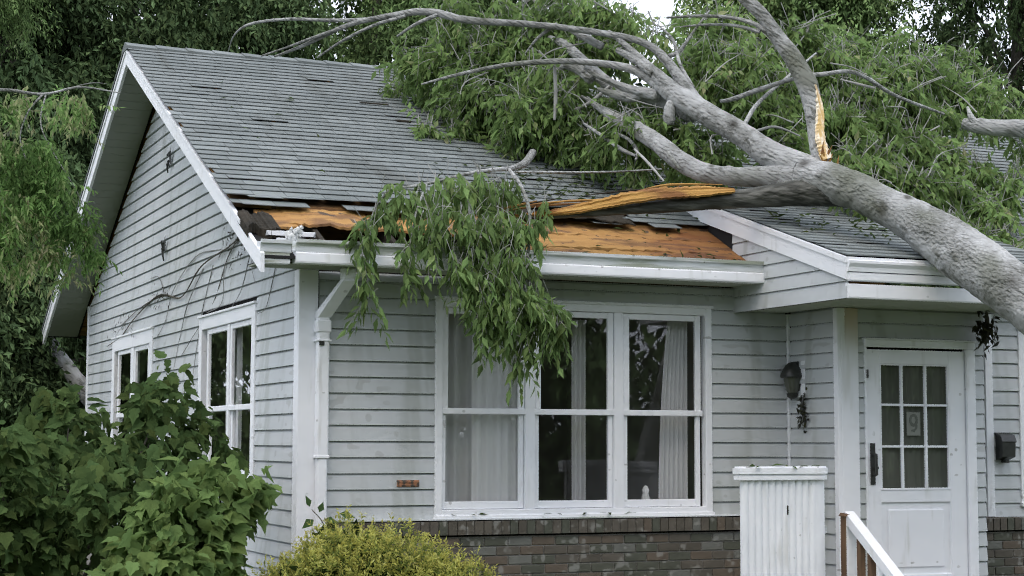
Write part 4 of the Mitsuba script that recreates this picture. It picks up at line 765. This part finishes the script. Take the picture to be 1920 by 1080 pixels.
# the snapped upright: a pale face between dark bark edges
g0 = np.array([(4.352, -.60, 4.83), (4.365, -.63, 4.70), (4.357, -.67, 4.553), (4.325, -.71, 4.405), (4.315, -.75, 4.283), (4.325, -.81, 4.14)])
g1 = np.array([(4.395, -.58, 4.80), (4.425, -.61, 4.70), (4.43, -.65, 4.553), (4.40, -.69, 4.405), (4.40, -.73, 4.283), (4.42, -.79, 4.17)])
obj('torn_wood', torn_strip([tuple(a) for a in g0], [tuple(a) for a in g1], 10, .55, 5, .015, (.25, -.95, .1)), 'mat_torn_pale', FT, label='pale splintered face on the snapped upright limb')
q = np.random.default_rng(3)
for k, (x0, x1, dz, y_) in enumerate(((1.55, 2.05, .035, -.22), (1.6, 2.3, .012, -.27), (1.72, 2.6, .06, -.30), (2.3, 3.2, .175, -.36), (2.7, 3.5, .215, -.42), (1.5, 1.85, .0, -.3))):   # long splinters along the low limb
    obj('splinter', tube([(x0, y_, 3.60+dz, .003), (x0*.6+x1*.4, y_-.03, 3.635+dz*1.1+.02*k % .03, .011), (x1, y_-.09, 3.70+dz, .005)], 5, .04, .3, 9, k), 'mat_torn' if k % 3 else 'mat_rot', FT)
for k in range(7):   # splinters standing at the breaks
    b = np.array([4.35+q.normal()*.05, -.79, 4.12+q.normal()*.02]); t = b+np.array([q.normal()*.03, -.02, q.uniform(.05, .16)])
    obj('splinter', tube([(*b, .012), (*(b+t)/2, .008), (*t, .002)], 5, .03, .2, seed=k), 'mat_torn', FT)
def crown(clumps, seed, per=1.0, length=(.16, .36), nleaf=9, ll=.122, lw=.048, droop=.75, base=(.215, .33, .12), down=.6, sz=(1, 1, .8)):
    q = np.random.default_rng(seed); C, K = [], []
    for x, y, z, rad, n in clumps:
        n = max(3, int(n*per)); d = unit(q.normal(size=(n, 3)))*(q.uniform(0, 1, (n, 1))**.45)*rad*np.array(sz)
        C.append(np.array([x, y, z])+d); K.append(np.full(n, q.uniform(.75, 1.2)))
    C, K = np.vstack(C), np.concatenate(K); n = len(C)
    D = q.normal(size=(n, 3))*.6; D[:, 2] -= down
    ln = q.uniform(*length, n); P, dl, nn, L, W = sprays(C, D, ln, nleaf, ll, lw, droop, seed)
    col = tint(len(P), base, .22, .30, q)*np.repeat(K*q.uniform(.75, 1.25, n), nleaf)[:, None]
    g, c = leaves(P, dl, nn, L, W, LANCE, col.clip(.004, .4))
    tw = []
    return g, c, C, unit(D), ln
def twigs(C, D, ln, seed, keep=.5, r=.0022):
    """thin stems of the sprays, as one mesh of three-sided tubes"""
    q = np.random.default_rng(seed); s = q.random(len(C)) < keep; C, D, ln = C[s], D[s], ln[s]; n = len(C)
    A = unit(np.cross(D, q.normal(size=(n, 3)))); B = np.cross(D, A); V = []
    for t, w in ((-.55, 1.5), (.0, 1.2), (.95, .5)):
        P = C+D*(ln*t)[:, None]
        P[:, 2] -= .35*ln*max(t, 0)**2
        for k in range(3): V.append(P+(A*math.cos(k*2.094)+B*math.sin(k*2.094))*r*w)
    V = np.stack(V, 1); F = []
    for s_ in (0, 3):
        for k in range(3):
            a, b, c, d = s_+k, s_+(k+1) % 3, s_+3+(k+1) % 3, s_+3+k; F += [[a, b, c], [a, c, d]]
    return V.reshape(-1, 3), (np.array(F)[None]+(np.arange(n)*9)[:, None, None]).reshape(-1, 3)
CROWN_CLUMPS += [[3.35, .98, 4.62, .24, 46], [3.62, 1.1, 4.72, .22, 44], [3.25, 1.35, 4.55, .22, 36], [3.75, 1.3, 4.95, .2, 36], [3.05, 1.7, 5.0, .2, 34], [2.95, 1.9, 5.25, .22, 36], [3.5, 1.0, 4.35, .16, 24], [3.85, .75, 4.45, .2, 34]]
for k, (nm, part) in enumerate((('left', [c for c in CROWN_CLUMPS if c[0] < 4.6]), ('right', [c for c in CROWN_CLUMPS if c[0] >= 4.6]))):
    g, c, C, D, ln = crown(part, 31+k, 1.0)
    obj('foliage', g, 'mat_leaf_gloss', FT, color=c, stuff=True)
    obj('leaf_stems', twigs(C, D, ln, 5+k, .6, .003), 'mat_twig', FT, stuff=True)
q = np.random.default_rng(88)
for k in range(110):   # bare twigs and small branches that thread the crown
    c_ = CROWN_CLUMPS[q.integers(len(CROWN_CLUMPS))]; a = unit(q.normal(size=3)*[1, .5, .7]); l = q.uniform(.25, .75); p0 = np.array(c_[:3])+q.normal(size=3)*c_[3]*.5+np.array([0, -.12, .08]); r0 = q.uniform(.003, .009)
    obj('twig', tube([(*(p0-a*l*.5), r0), (*(p0+q.normal(size=3)*.04), r0*.8), (*(p0+a*l*.5-np.array([0, 0, .1*l])), r0*.35)], 5, .06, .15, 12, k), 'mat_twig', FT)
# the broken bough that hangs over the gutter
HB = thing('broken_bough', 'leafy broken bough hanging down over the gutter and picture window', 'broken bough')
for k, rows in enumerate(HANG_STEMS.values()):
    if k < 6: obj('stem', tube(rows, 8, .04, .12, 14, k), 'mat_bark', HB, smooth=True)
tag(obj('fallen_stick', tube(HANG_STEMS['stick'], 7, .04, .2, 14, 3), 'mat_bark', smooth=True), 'long thin grey stick lying on the shingles above the torn eave', 'stick')
g, c, C, D, ln = crown(HANG_CLUMPS, 77, .85, (.10, .26), 9, .122, .044, 1.15, (.185, .285, .108), 1.0)
obj('foliage', g, 'mat_leaf_gloss', HB, color=c, stuff=True)
obj('leaf_stems', twigs(C, D, ln, 9, .7), 'mat_twig', HB, stuff=True)
# fallen leaves and twigs scattered on the slope
q = np.random.default_rng(41); n = 420
xs = np.concatenate([q.normal(2.9, .55, 300), q.normal(4.8, .6, 120), q.uniform(0, 3.5, 26)]); ys = np.concatenate([q.normal(1.2, .35, 300), q.normal(-.6, .3, 120), q.uniform(.5, 4.0, 26)])
zs = np.where(xs < 3.9, roof_z(ys)+.03, np.maximum(roof_z(ys), porch_z(ys))+.03)
xe = np.concatenate([q.uniform(-.1, 3.8, 60), q.uniform(1.2, 3.6, 14), q.uniform(3.02, 3.8, 9), q.uniform(1.6, 4.0, 30)]); ye = np.concatenate([q.normal(-.46, .02, 60), q.uniform(-.05, -.03, 14), q.uniform(-1.66, -1.58, 9), q.uniform(-.35, .4, 30)]); ze = np.concatenate([np.full(60, 3.275), np.full(14, 1.168), np.full(9, 1.574), np.zeros(30)]); ze[-30:] = roof_z(ye[-30:])-.02
xs, ys, zs = np.concatenate([xs, xe]), np.concatenate([ys, ye]), np.concatenate([zs, ze]); extra = np.arange(len(xs)) >= len(xs)-len(xe)
ok = extra | (ys > .5) | ((xs > 3.95) & (xs < 6.1) & (ys > -1.7)); xs, ys, zs = xs[ok], ys[ok], zs[ok]; n = len(xs)
g, c = leaves(np.stack([xs, ys, zs], 1), q.normal(size=(n, 3))*[1, 1, .25], q.normal(size=(n, 3))*.4+[0, -.4, 1], q.uniform(.06, .12, n), q.uniform(.02, .035, n), LANCE, tint(n, (.06, .09, .035), .3, .3, q))
tag(obj('leaf_litter', g, 'mat_leaf', color=c), 'loose green leaves scattered on the shingles around the fallen limbs', 'leaves', kind='stuff')

# ---------------------------------------------------------------- shrubs
def lobed_bush(name, label, blobs, nleaf, seed, base, size, bright):
    B = thing(name, label, 'shrub'); q = np.random.default_rng(seed); P, D, N, SZ = [], [], [], []
    ex = []
    for cx, cy, cz, rx, ry, rz, wgt in blobs:
        for k in range(6):
            d = unit(q.normal(size=3)+[0, -.3, .7]); ex.append((cx+d[0]*rx, cy+d[1]*ry, cz+d[2]*rz*1.05, q.uniform(.07, .15), q.uniform(.07, .13), q.uniform(.08, .18), wgt*.05))
    stems, blobs = blobs, list(blobs)+ex
    tot = sum(b[6] for b in blobs)
    for cx, cy, cz, rx, ry, rz, wgt in blobs:
        n = int(nleaf*wgt/tot); d = unit(q.normal(size=(n, 3))); rr = q.uniform(.35, 1.04, (n, 1))**.5
        p = np.array([cx, cy, cz])+d*rr*np.array([rx, ry, rz])*(1+.16*(nnoise(d*3+seed, 2)[:, None]-.5))
        D.append(d*[1, 1, .3]+q.normal(size=(n, 3))*.6+[0, -.15, -.75]); N.append(d*.7+q.normal(size=(n, 3))*.75+[0, -.2, .7]); P.append(p)
    P, D, N = map(np.vstack, (P, D, N)); ok = (P[:, 2] > .05) & ((q.random(len(P)) < .5) | (P[:, 2] > .95) | (seed == 9)) & (nnoise(P*4.2, seed) > .28); P, D, N = P[ok], D[ok], N[ok]; n = len(P)
    L = size*q.uniform(.5, 1.35, n); W = L*q.uniform(.85, 1.1, n)
    col = tint(n, base, .2, bright, q)
    dist = np.linalg.norm(P-EYE, axis=1)-.6*N[:, 2]; order = np.argsort(dist)
    # the ones in view first
    F_ = P-EYE; dep = F_@FW; px = 960+3295*(F_@RT)/dep; py = 540-3295*(F_@UP)/dep
    inview = (px > 0) & (px < 1920) & (py < 1075); order = np.concatenate([order[inview[order]], order[~inview[order]]])
    for i in order[:300]:
        s = slice(i, i+1); g, c = leaves(P[s], D[s], N[s], L[s], W[s], LOBED, col[s]); obj('leaf', g, 'mat_leaf_gloss', B, color=c)
    s = order[300:]; g, c = leaves(P[s], D[s], N[s], L[s], W[s], LOBED, col[s]); obj('inner_leaves', g, 'mat_leaf_gloss', B, color=c, stuff=True)
    for cx, cy, cz, rx, ry, rz, wgt in stems:
        b0 = np.array([stems[0][0]+q.normal()*.15, stems[0][1]+q.normal()*.15, 0.0]); t = np.array([cx, cy, cz+rz*.55])
        obj('stem', tube([(*b0, .018), (*(b0*.5+t*.5+q.normal(size=3)*.06), .013), (*t, .005)], 6, .1, .2, seed=seed), 'mat_dark_bark', B)
    return B
lobed_bush('lobed_shrub', 'large dark green lobed-leaf shrub in front of the gable wall', [(-1.9, -.2, 1.05, .75, .6, .80, 26), (-1.15, .1, 1.35, .55, .5, .70, 18), (-2.35, -.6, 1.2, .6, .5, .68, 18), (-1.55, -.7, 1.0, .6, .45, .72, 18), (-.98, .35, 1.95, .24, .24, .36, 5), (-.72, .2, 1.62, .26, .2, .3, 4), (-1.75, .2, 1.85, .35, .25, .24, 5), (-2.9, -.4, 1.0, .6, .5, .75, 10)], 5200, 5, (.085, .140, .052), .112, .25)
lobed_bush('lobed_shrub', 'brighter lobed-leaf shrub beside the corner board, its leaves larger', [(-1.28, -1.35, .80, .42, .42, .66, 30), (-1.08, -1.3, .88, .30, .32, .44, 16), (-1.4, -1.5, .70, .42, .36, .56, 14), (-.95, -1.25, 1.30, .28, .22, .28, 8), (-.72, -1.25, 1.38, .13, .12, .13, 3)], 2400, 9, (.165, .255, .090), .118, .35)
# golden evergreen
GS = thing('golden_shrub', 'low yellow-green feathery evergreen shrub under the picture window', 'shrub')
q = np.random.default_rng(19); n = 4200
cen = [(.06, -1.65, .52, .80, .5, .61, .62), (-.42, -1.75, .42, .5, .45, .58, .22), (.62, -1.75, .40, .45, .4, .50, .22), (-.10, -1.5, .70, .4, .3, .50, .12)]
C, Dn = [], []
for cx, cy, cz, rx, ry, rz, w in cen:
    k = int(n*w); d = unit(q.normal(size=(k, 3))); d[:, 2] = abs(d[:, 2])*.9-.12; d = unit(d)
    C.append(np.array([cx, cy, cz])+d*np.array([rx, ry, rz])*(q.uniform(.72, 1.0, (k, 1)))*(1+.22*(nnoise(d*5, 4)[:, None]-.5))); Dn.append(d)
C, Dn = np.vstack(C), np.vstack(Dn); k = len(C); ok = C[:, 2] > .05; C, Dn = C[ok], Dn[ok]; k = len(C)
D = Dn*.8+q.normal(size=(k, 3))*.5+[0, 0, .45]; ln = q.uniform(.05, .12, k)
P, dl, nn, L, W = sprays(C, D, ln, 10, .036, .013, -.1, 6, .75)
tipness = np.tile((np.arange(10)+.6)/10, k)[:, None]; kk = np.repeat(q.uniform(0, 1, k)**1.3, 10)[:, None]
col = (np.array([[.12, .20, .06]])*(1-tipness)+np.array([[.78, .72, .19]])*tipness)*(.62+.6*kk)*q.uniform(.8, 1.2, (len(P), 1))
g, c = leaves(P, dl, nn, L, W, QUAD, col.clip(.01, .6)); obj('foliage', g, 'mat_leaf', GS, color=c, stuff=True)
core = trimesh.util.concatenate([trimesh.creation.icosphere(2, 1.0).apply_transform(np.diag([rx*.80, ry*.8, rz*.78, 1])).apply_translation([cx, cy, cz]) for cx, cy, cz, rx, ry, rz, w in cen])
obj('twig_core', tube([(.1, -1.65, 0, .04), (.12, -1.65, .4, .03), (.16, -1.65, .8, .012)], 8, .05, .2), 'mat_dark_bark', GS)
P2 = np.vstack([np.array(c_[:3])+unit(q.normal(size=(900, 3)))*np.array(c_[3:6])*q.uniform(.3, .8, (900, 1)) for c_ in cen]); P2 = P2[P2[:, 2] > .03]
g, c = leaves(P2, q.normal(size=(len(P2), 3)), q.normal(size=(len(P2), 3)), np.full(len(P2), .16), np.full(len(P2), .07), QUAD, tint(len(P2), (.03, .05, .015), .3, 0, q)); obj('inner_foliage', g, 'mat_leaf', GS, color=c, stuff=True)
SG = thing('leafy_sprig', 'young shoot with a few rounded leaves before the downspout', 'sprig')
obj('stem', tube([(-.10, -1.25, .85, .006), (-.13, -1.22, 1.05, .005), (-.17, -1.2, 1.18, .004), (-.25, -1.2, 1.27, .003)], 6, .03, .1), 'mat_dark_bark', SG)
for x, z, dx, dz, s in ((-.27, 1.29, -.35, .9, .09), (-.24, 1.20, -.8, -.5, .11), (-.16, 1.20, .6, -.1, .10), (-.05, 1.24, .9, -.2, .12), (-.12, 1.14, .4, -.9, .10), (-.20, 1.25, .3, .9, .08)):
    g, c = leaves(np.array([[x, -1.22, z]]), np.array([[dx, -.2, dz]]), np.array([[.1, -.8, .6]]), np.array([s]), np.array([s*.62]), LANCE, np.array([[.075, .13, .05]])); obj('leaf', g, 'mat_leaf', SG, color=c)

# ---------------------------------------------------------------- branch of a tree that stands outside the frame on the left
OB = thing('overhanging_tree', 'feathery light green tree reaching in from the left before the gable', 'tree')
obj('trunk', tube([(-4.6, 5.2, 0, .22), (-4.5, 5.1, 2.5, .18), (-4.2, 4.9, 4.6, .12), (-3.2, 4.7, 5.3, .06), (-2.1, 4.5, 5.15, .028)], 14, .15, .1, seed=4), 'mat_bark', OB, smooth=True)
st = [[(-2.3, 4.5, 5.1, .024), (-1.83, 4.5, 5.22, .018), (-1.41, 4.5, 5.21, .015), (-1.05, 4.5, 5.31, .011), (-.64, 4.52, 5.29, .006)], [(-1.41, 4.5, 5.21, .011), (-1.56, 4.45, 5.0, .009), (-1.62, 4.45, 4.7, .007), (-1.45, 4.4, 4.3, .005), (-1.2, 4.4, 3.9, .003)], [(-1.38, 4.5, 5.22, .010), (-1.43, 4.45, 4.9, .007), (-1.30, 4.4, 4.6, .006), (-1.05, 4.4, 4.2, .004), (-.9, 4.4, 3.8, .003)], [(-1.9, 4.5, 5.2, .01), (-1.95, 4.4, 4.8, .008), (-1.8, 4.4, 4.2, .006), (-1.7, 4.4, 3.7, .003)], [(-1.2, 4.5, 5.27, .008), (-.95, 4.5, 5.36, .005), (-.78, 4.5, 5.37, .003)]]
for k, rows in enumerate(st): obj('branch', tube(rows, 7, .05, .2, 12, k), 'mat_bark', OB, smooth=True)
def frond_cloud(cl, seed, base, length, nl, ll, lw, droop, down, tmpl=QUAD, yellow=.3, sz=(1, 1, 1)):
    q = np.random.default_rng(seed); C, K = [], []
    for x, y, z, rad, n in cl:
        d = unit(q.normal(size=(n, 3)))*(q.uniform(0, 1, (n, 1))**.5)*rad*np.array(sz); C.append(np.array([x, y, z])+d); K.append(np.full(n, q.uniform(.55, 1.55)))
    C, K = np.vstack(C), np.concatenate(K); n = len(C); D = q.normal(size=(n, 3))*.55; D[:, 2] -= down
    P, dl, nn, L, W = sprays(C, D, q.uniform(*length, n), nl, ll, lw, droop, seed)
    col = tint(len(P), base, .2, yellow, q)*np.repeat(K*q.uniform(.7, 1.3, n), nl)[:, None]
    return leaves(P, dl, nn, L, W, tmpl, col.clip(.003, .4))
cl = [(-1.95, 4.5, 5.08, .22, 50), (-1.6, 4.5, 5.15, .18, 40), (-1.15, 4.5, 5.12, .22, 60), (-1.0, 4.5, 5.12, .15, 20), (-1.9, 4.4, 4.75, .30, 90), (-1.6, 4.4, 4.45, .34, 150), (-1.95, 4.4, 4.2, .34, 130), (-1.35, 4.4, 4.25, .30, 130), (-1.15, 4.4, 4.0, .26, 110), (-1.6, 4.4, 3.95, .34, 140), (-.98, 4.4, 3.85, .16, 50), (-1.9, 4.4, 3.7, .3, 100), (-1.3, 4.4, 3.65, .22, 70), (-.85, 4.4, 3.6, .12, 24), (-1.6, 4.4, 3.5, .2, 36), (-1.35, 4.4, 4.6, .22, 60), (-1.1, 4.4, 3.45, .14, 20)]
g, c = frond_cloud([(*c_[:4], int(c_[4]*.58)) for c_ in cl], 51, (.22, .38, .125), (.14, .30), 12, .085, .030, .8, .7, LANCE, .10)
obj('foliage', g, 'mat_leaf', OB, color=c, stuff=True)

# ---------------------------------------------------------------- trees behind the house
def back_tree(name, label, x, y, h, rad, base, seed, n_cl=60, per=70, ll=.15, lw=.062, length=(.35, .75), droop=.6, down=.45, low=.12, yellow=.15, trunk=.22):
    B = thing(name, label, 'tree', 'trees behind the house'); q = np.random.default_rng(seed)
    obj('trunk', tube([(x, y, -.1, trunk*1.3), (x+q.normal()*.15, y, h*.3, trunk), (x+q.normal()*.3, y, h*.65, trunk*.6), (x+q.normal()*.2, y, h*.95, .04)], 12, .4, .12, 2, seed), 'mat_dark_bark', B)
    cl = []
    for k in range(n_cl):
        t = q.uniform(low, 1.0); a = q.uniform(0, 2*np.pi); prof = rad*(1.0-.75*max(0, t-.35)/.65)*q.uniform(.35, 1.0)
        c = (x+prof*math.cos(a), y+prof*math.sin(a), h*t)
        cl.append((*c, q.uniform(.45, .95)*rad*.33, per))
        if k % 4 == 0: obj('limb', tube([(x, y, h*max(t-.12, .05), .07), ((x+c[0])/2, (y+c[1])/2, h*(t-.02), .045), (*c, .012)], 6, .3, .15, 3, k), 'mat_dark_bark', B)
    g, c = frond_cloud(cl, seed+100, base, length, 12, ll, lw, droop, down, yellow=yellow)
    obj('crown', g, 'mat_leaf_far', B, color=c, stuff=True)
    return B
DK, MD, LT = (.070, .110, .050), (.14, .215, .085), (.19, .285, .105)
back_tree('conifer', 'dark drooping conifer at the far left edge behind the house', -.9, 13.5, 11, 2.6, DK, 61, 100, 75)
back_tree('conifer', 'feathery lighter conifer whose lit sprays hang at the top left corner', -1.3, 10.6, 9.5, 1.5, (.15, .23, .088), 62, 40, 70, low=.80, ll=.085, lw=.022, length=(.3, .6))
back_tree('conifer', 'dark tall conifer rising behind the gable peak', .8, 15.5, 13, 3.0, DK, 63, 110, 75)
back_tree('conifer', 'dim conifer behind the left part of the ridge', 3.6, 17.5, 13, 3.0, DK, 64, 100, 75)
back_tree('broadleaf_tree', 'dark broadleaf tree behind the middle of the ridge', 6.6, 18.5, 13, 3.2, MD, 65, 100, 75)
back_tree('broadleaf_tree', 'mid green tree behind the arching bare branch', 9.8, 19.0, 13, 2.9, MD, 66, 80, 75)
back_tree('broadleaf_tree', 'light green tree behind the snapped upright limb', 15.7, 19.5, 13, 2.7, LT, 67, 80, 75)
back_tree('broadleaf_tree', 'mid green tree behind the right end of the roof', 17.0, 18.0, 14, 3.0, MD, 68, 90, 75)
back_tree('broadleaf_tree', 'dusky tree between the right end of the roof and the corner', 19.0, 21.0, 12.5, 2.6, MD, 71, 80, 75)
back_tree('broadleaf_tree', 'dark tree filling the top right corner', 19.5, 15.5, 14, 3.2, DK, 69, 110, 75)
back_tree('understory_bush', 'dark thicket low behind the left rear corner of the house', -.9, 12.0, 4.4, 1.5, DK, 70, 60, 75, low=.05, ll=.12, lw=.06, length=(.25, .5))
labels['understory_bush']['category'] = 'bush'
# distant wood beyond the trees
q = np.random.default_rng(90); cl = []
for k in range(150):
    a = q.uniform(-1, 1); c_ = (9+22*a, 30+q.normal()*2.0, q.uniform(.5, 13.0), q.uniform(1.2, 2.2), 46)
    if not (abs(c_[0]-19.2) < 1.0 and c_[2] > 9.2): cl.append(c_)
g, c = frond_cloud(cl, 91, (.034, .060, .024), (.8, 1.5), 7, .50, .20, .6, .5, yellow=.1)
tag(obj('distant_wood', g, 'mat_leaf_far', color=c), 'dense dark wood seen in the gaps behind the trees', 'wood', kind='stuff')
# the wood across the street, which the window panes mirror
cl = []
for k in range(560):
    a = q.uniform(-1, 1); cl.append((4+38*a, -36+q.normal()*3, q.uniform(.5, 11.5), q.uniform(1.6, 2.6), 34))
g, c = frond_cloud(cl, 92, (.15, .22, .095), (.8, 1.5), 6, .6, .28, .6, .5, yellow=.1)
tag(obj('street_wood', g, 'mat_leaf_far', color=c), 'wood across the street, mirrored dimly in the window panes', 'wood', kind='stuff')
LTK = thing('leaning_trunk', 'grey leaning trunk against the rear corner at the left', 'tree trunk')
obj('trunk', tube([(.75, 11.0, 1.5, .12), (.40, 11.4, 2.15, .12), (.05, 11.7, 2.7, .115), (-.28, 12.0, 3.2, .10), (-.5, 12.2, 3.5, .07)], 14, .06, .15, 5, 3, 3), 'mat_bark', LTK, smooth=True)
obj('root_end', tube([(.75, 11.0, 1.55, .13), (1.3, 10.6, .6, .17), (1.6, 10.4, -.1, .22)], 12, .1, .12, 4, 8), 'mat_bark', LTK, smooth=True)
SH = thing('garden_shed', 'pale shed roof glimpsed behind the leaning trunk at left', 'shed')
obj('wall', box(.25, 3.0, 14.4, 16.5, 0, 2.7), 'mat_siding', SH)
obj('roof', hull([(-.1, 14.0, 3.17), (-.1, 16.8, 3.17), (3.2, 14.0, 2.2), (3.2, 16.8, 2.2), (-.1, 14.0, 3.12), (3.2, 14.0, 2.0), (1.2, 14.0, 2.6)]), 'mat_trim', SH)
